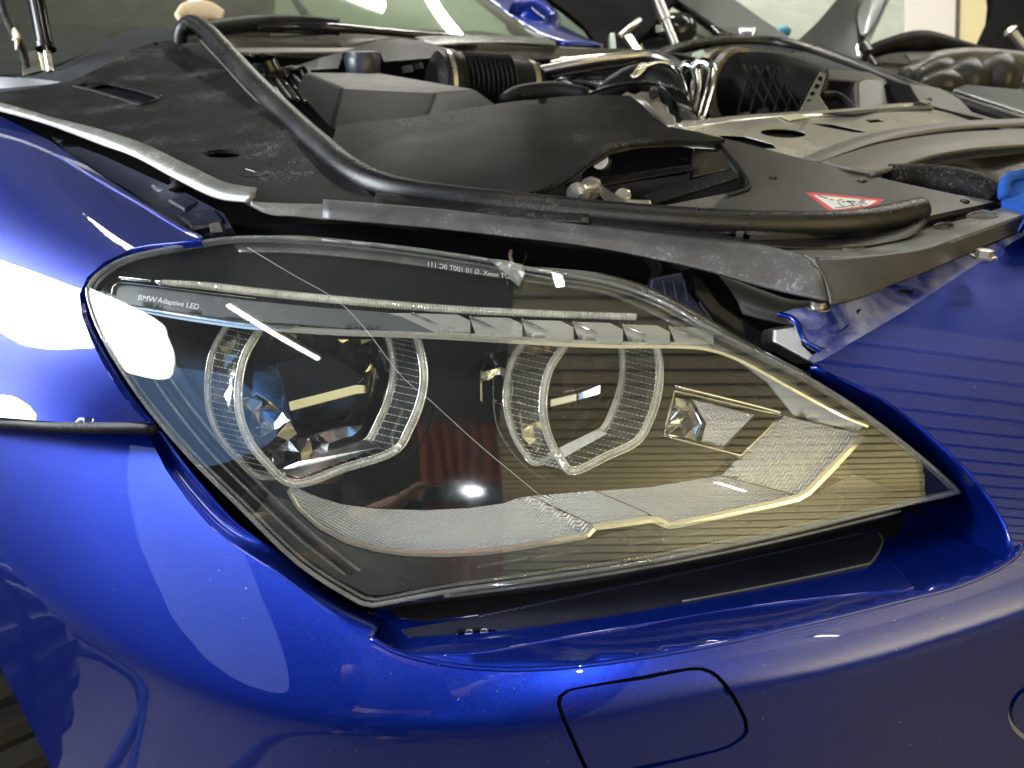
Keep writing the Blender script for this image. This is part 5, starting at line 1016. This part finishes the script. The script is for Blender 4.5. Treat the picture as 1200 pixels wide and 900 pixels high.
# engine bay of the next car on the right
k4 = carthing('dark_car', (1120, 90, 2.0), 'dark car at the right with its engine bay open')
tube('wiper_arm', [(1010, 66, 2.3), (1040, 54, 2.3), (1080, 48, 2.3), (1130, 56, 2.3), (1160, 62, 2.3)], [.02, .024, .03, .018, .01], BLK, k4)
sheet('bay', [(1010, 84), (1020, 64), (1060, 60), (1130, 58), (1240, 62), (1240, 150), (1120, 110), (1060, 96)], [(1010, 84, 2.2), (1060, 60, 2.5), (1240, 62, 2.5), (1240, 150, 1.9), (1060, 96, 2.1)], plastic('bay_dark', (0.012, 0.011, 0.009), 0.5), k4, step=14, th=.02)
tube('bay_seal', [(1060, 90, 2.1), (1082, 82, 2.12), (1094, 72, 2.16), (1130, 67, 2.2), (1180, 70, 2.2), (1240, 78, 2.2)], .026, GREYPL, k4, seg=12)
for q, r in (((1100, 92, 2.02), .055), ((1130, 96, 1.98), .06), ((1165, 94, 2.0), .07), ((1105, 100, 1.95), .04)): tube('bay_hose', [(q[0] - 24, q[1] + 3, q[2]), q, (q[0] + 22, q[1] + 2, q[2])], [r * .6, r, r * .6], plastic('bay_black', (0.02, 0.019, 0.016), 0.35), k4, seg=14)
slab('wing_top', [(1115, 104, 1.75), (1130, 98, 1.78), (1240, 108, 1.75), (1240, 140, 1.6), (1200, 132, 1.62), (1150, 116, 1.7)], -.03 * UP, DARKP, k4, bevel=.006)
slab('wing_tape', [(1060, 62, 2.28), (1100, 62, 2.28), (1110, 66, 2.25), (1066, 70, 2.22)], -.01 * UP, GREYPL, k4)
# black bonnet at the right top, rounded edge against the cream wall
k5 = carthing('far_black_car', (1190, 40, 3.0), 'black car far right with a rounded bonnet edge against the cream wall')
sheet('bonnet', [(1155, -60), (1160, -20), (1163, 0), (1161, 20), (1152, 40), (1143, 56), (1160, 66), (1200, 70), (1300, 60), (1300, -60)], [(1155, -60, 2.8), (1161, 20, 2.7), (1143, 56, 2.6), (1300, 60, 2.6), (1300, -60, 2.8)], BLKDEEP, k5, step=14, th=.03)
lathe('gas_strut', P(1182, 33, 2.45), P(1215, 74, 2.45), [(0, .012), (.08, .022), (.12, .013), (1, .013)], STEEL, k5, 12)
# pale door and cream wall strip behind
dr = empty('white_door', P(1080, 20, 5.0), 'pale door between the graphite bonnet and the cream wall', 'door')
slab('door_leaf', [(1030, -80, 4.6), (1124, -80, 4.6), (1121, 70, 4.6), (1020, 70, 4.6)], 0.05 * FW, plastic('pale_pink_white', (0.80, 0.76, 0.76), 0.5, bump=0, blotch=.05), dr)
slab('door_frame', [(1124, -80, 4.58), (1127, -80, 4.58), (1124, 70, 4.58), (1121, 70, 4.58)], 0.06 * FW, GREYPL, dr)
cwl = slab('partition_wall', [(1127, -80, 4.6), (1240, -80, 4.6), (1240, 75, 4.6), (1124, 75, 4.6)], 0.05 * FW, plastic('cream_wall', (0.80, 0.72, 0.44), 0.6, bump=0, blotch=.05), None)
tag(cwl, kind='structure')

# ------------------------------------------------------------------ things behind and above the photographer, seen only as reflections
SHUT = plastic('shutter_beige', (0.60, 0.53, 0.33), 0.5, bump=0.02, blotch=0.1)
shut = empty('slatted_door', (1.8, -2.3, 0), 'beige slatted garage door running up and overhead, mirrored in the lens', 'garage door')
PT = 0.145
def slat_mesh(name, L0, L1, vertical):
    prof = [(0.0, -0.02), (0.003, 0.010), (0.010, 0.016), (0.108, 0.016), (0.116, 0.010), (0.120, -0.02)]
    n = len(prof)
    V = [((x, -2.3 + h, s) if vertical else (x, s, 2.74 - h)) for x in (L0, L1) for s, h in prof]
    return raw(name, V, [(i, i + n, i + 1 + n, i + 1) for i in range(n - 1)], SHUT, shut)
s0 = slat_mesh('slat', 0.10, 6.15, True)
for k in range(1, 19):
    c = s0.copy(); C.objects.link(c); c.location = (0, 0, k * PT)
for k in range(19):
    c = s0.copy(); C.objects.link(c); c.rotation_euler = (0, 0, R(90)); c.location = (3.85, -2.38, k * PT)
s1 = slat_mesh('slat', 0.10, 6.15, False); s1.location = (0, -2.3, 0)
for k in range(1, 27):
    c = s1.copy(); C.objects.link(c); c.location = (0, -2.3 + k * PT, 0)
CURT = plastic('rust_red_curtain', (0.32, 0.035, 0.008), 0.8, bump=0.1, blotch=0.2)
nx, nz = 70, 24; V = []
for iz in range(nz):
    t = iz / (nz - 1); z = 0.75 + 1.97 * t
    for ix in range(nx):
        u = ix / (nx - 1); wdt = 0.24 + 0.30 * t ** 1.3; x0 = 0.065 - wdt * (1 - u) + 0.03 * t
        V.append((x0 + 0.008 * math.sin(3 * z + 9 * u), -0.75 + (0.010 + 0.012 * t) * math.sin(u * 34 + 1.3 * math.sin(2.1 * z) + 5 * u * u) + 0.02 * math.sin(2 * z), z))
tag(raw('curtain', V, [(r * nx + i, r * nx + i + 1, (r + 1) * nx + i + 1, (r + 1) * nx + i) for r in range(nz - 1) for i in range(nx - 1)], CURT, smooth=True), 'rust red hanging curtain behind the photographer, mirrored in the lens', 'curtain')
# unseen daylit opening on the left, its glowing panels shaped by their reflections
DAY = emit('daylight_glow', (0.92, 0.97, 1.0), 20.0)
SKYD = emit('blue_sky_glow', (0.22, 0.42, 0.80), 1.8)
HAZY = emit('hazy_daylight', (0.42, 0.58, 1.0), 1.5)
dw = empty('doorway', (-1.62, 0.4, 0.7), 'unseen daylit opening on the left, glowing panels shaped to be mirrored white in the blue wing', 'doorway')
def vpoly(name, x, yz, mat):
    yz = cr(yz, 6, True)
    return raw(name, [(x, y, z) for y, z in yz], [tuple(range(len(yz)))], mat, dw)
vpoly('bright_glow_panel', -1.60, [(0.70, 0.88), (1.30, 0.84), (1.28, 1.12), (0.95, 1.55), (0.42, 2.40), (0.22, 2.46), (0.05, 2.38), (0.0, 2.2), (0.38, 1.75), (0.78, 1.25)], DAY)
vpoly('blue_opening', -1.61, [(0.01, 2.42), (-0.3, 2.9), (-1.0, 2.9), (-0.95, 2.3), (-0.6, 1.78), (0.25, 1.75)], SKYD)
vpoly('hazy_opening', -1.62, [(0.44, 1.40), (0.42, 1.0), (0.20, 0.80), (-0.12, 0.76), (-0.45, 0.84), (-0.62, 0.98), (-0.56, 1.14), (-0.28, 1.34), (0.12, 1.50)], HAZY)
# strip lamps whose streaks show in lens and paint
TUBEM = emit('tube_glow', (1.0, 0.97, 0.92), 22.0)
def lamp_tube(p0, p1, label):
    rr = 0.028 if p0[1] > 4.5 else 0.016
    t = empty('tube_lamp', p0, label, 'lamp', 'strip lamps under the ceiling')
    v, f = tube_geo(np.array([p0, p1]), rr, 10); raw('glass_tube', v, f, TUBEM, t)
    v, f = tube_geo(np.array([(p0[0], p0[1], p0[2] + 0.035), (p1[0], p1[1], p1[2] + 0.035)]), 0.022, 6); raw('fixture', v, f, WHITE, t)
for q0, q1, lb in (((-1.30, 0.42, 2.66), (-0.90, 0.0, 2.66), 'strip lamp mirrored as the long streak over the left ring'), ((-0.34, -2.85, 2.55), (-0.10, -3.1, 2.5), 'strip lamp mirrored as the short streak in the middle of the lower trim'), ((1.60, -1.90, 2.62), (1.95, -2.2, 2.62), 'strip lamp mirrored as the short streak on the right part of the trim'), ((-3.3, 3.4, 2.62), (-3.3, 4.4, 2.62), 'strip lamp mirrored as a thin line on the upper blue wing'),
    ((-2.00, 5.15, 2.66), (-1.86, 5.45, 2.66), 'strip lamp mirrored in the windscreen beside the foam pad'), ((-0.36, 4.75, 2.66), (-0.18, 5.45, 2.66), 'strip lamp mirrored as the long slanted bar in the windscreen'), ((-0.95, 4.9, 2.66), (-0.58, 5.1, 2.66), 'strip lamp mirrored at the top middle of the windscreen')):
    lamp_tube(q0, q1, lb)

hp = [(-1.9, 0.9, .014)]
for k in range(26):
    a = k * 0.55; hp.append((-1.35 + 0.30 * math.cos(a) + 0.012 * k, 0.55 + 0.24 * math.sin(a), 0.014 + 0.002 * (k % 5)))
hp.append((-0.7, -0.9, .014))
ah = tube('air_hose', hp, 0.010, plastic('blue_hose', (0.02, 0.06, 0.25), 0.4), None, seg=8, n=6, world=True)
tag(ah, 'coiled blue hose on the floor, mirrored in the lower bumper', 'hose')

# the photographer, mirrored small in the lens: dark clothes, bare forearm, hand round the phone
SKIN = plastic('skin', (0.50, 0.27, 0.18), 0.45, bump=0.1, blotch=0.15, dscale=12)
CLOTH = plastic('dark_jersey', (0.015, 0.016, 0.02), 0.8, bump=0.4)
HAIR = plastic('dark_hair', (0.012, 0.009, 0.007), 0.6, bump=0.5)
def skin_mesh(name, joints, edges, radii, mat, parent=None, root=0, sub=1):
    me = bpy.data.meshes.new(name); me.from_pydata(joints, edges, []); me.update()
    o = link(name, me, mat, parent); o.modifiers.new('skin', 'SKIN'); 
    if not me.skin_vertices: me.attributes.new('skin', 'FLOAT2', 'POINT')
    for v, r in zip(me.skin_vertices[0].data, radii): v.radius = (r, r) if not isinstance(r, tuple) else r
    me.skin_vertices[0].data[root].use_root = True
    s_ = o.modifiers.new('smooth', 'SUBSURF'); s_.levels = sub; s_.render_levels = sub
    o.modifiers['skin'].use_smooth_shade = True
    return o
ph = empty('person', (-0.62, -0.42, 0), 'person in dark clothes holding up a phone, mirrored small in the lens', 'person')
J = [(-.62, -.46, .86), (-.62, -.45, 1.05), (-.61, -.43, 1.28), (-.60, -.40, 1.42), (-.59, -.35, 1.50), (-.58, -.32, 1.60), (-.58, -.30, 1.68),   # pelvis .. head
     (-.43, -.40, 1.37), (-.36, -.30, 1.14), (-.25, -.14, 1.10), (-.185, -.055, 1.105),   # right arm to wrist
     (-.78, -.38, 1.37), (-.80, -.36, 1.12), (-.66, -.20, 1.05), (-.52, -.12, 1.04),   # left arm
     (-.53, -.45, .80), (-.50, -.40, .45), (-.49, -.46, .09), (-.48, -.34, .04), (-.71, -.46, .80), (-.73, -.42, .45), (-.74, -.48, .09), (-.74, -.36, .04)]
E = [(0, 1), (1, 2), (2, 3), (3, 4), (4, 5), (5, 6), (3, 7), (7, 8), (8, 9), (9, 10), (3, 11), (11, 12), (12, 13), (13, 14), (0, 15), (15, 16), (16, 17), (17, 18), (0, 19), (19, 20), (20, 21), (21, 22)]
Rr = [(.14, .10), (.13, .10), (.15, .10), (.09, .08), .055, .085, .075, .058, .045, .038, .026, .058, .045, .036, .026, .085, .058, .042, .035, .085, .058, .042, .035]
skin_mesh('body', J, E, Rr, SKIN, ph)
def cl(r): return tuple(q + .012 for q in r) if isinstance(r, tuple) else r + .012
skin_mesh('jersey', [J[i] for i in (0, 1, 2, 3, 7, 8, 11, 12)], [(0, 1), (1, 2), (2, 3), (3, 4), (4, 5), (3, 6), (6, 7)], [cl(Rr[i]) for i in (0, 1, 2, 3, 7, 8, 11, 12)], CLOTH, ph)
skin_mesh('trousers', [J[i] for i in (0, 15, 16, 17, 19, 20, 21)], [(0, 1), (1, 2), (2, 3), (0, 4), (4, 5), (5, 6)], [cl(Rr[i]) for i in (0, 15, 16, 17, 19, 20, 21)], CLOTH, ph)
skin_mesh('hair', [(-.59, -.36, 1.64), (-.59, -.34, 1.70)], [(0, 1)], [.088, .08], HAIR, ph)
skin_mesh('hand', [(-.185, -.055, 1.105), (-.165, -.035, 1.11), (-.150, -.022, 1.115)], [(0, 1), (1, 2)], [.024, (.030, .018), (.032, .016)], SKIN, ph)
for k, (z_, l_) in enumerate([(1.135, 1.0), (1.118, 1.08), (1.100, 1.0), (1.084, .82)]):
    skin_mesh('finger', [(-.150, -.024, z_ - .004), (-.128, -.030 , z_), (-.128 + .026 * l_, -.022, z_), (-.128 + .034 * l_, -.016, z_)], [(0, 1), (1, 2), (2, 3)], [.0095, .009, .008, .007], SKIN, ph)
skin_mesh('thumb', [(-.165, -.030, 1.130), (-.150, -.012, 1.140), (-.128, -.008, 1.138), (-.112, -.007, 1.134)], [(0, 1), (1, 2), (2, 3)], [.012, .011, .009, .008], SKIN, ph)
phn = slab_box('phone', -.135, -.013, 1.045, .025, -.005, 1.125, BLKGLOSS, None, bevel=.002)
tag(phn, 'black phone held up level with its small lamp glowing, mirrored in the lens', 'phone')
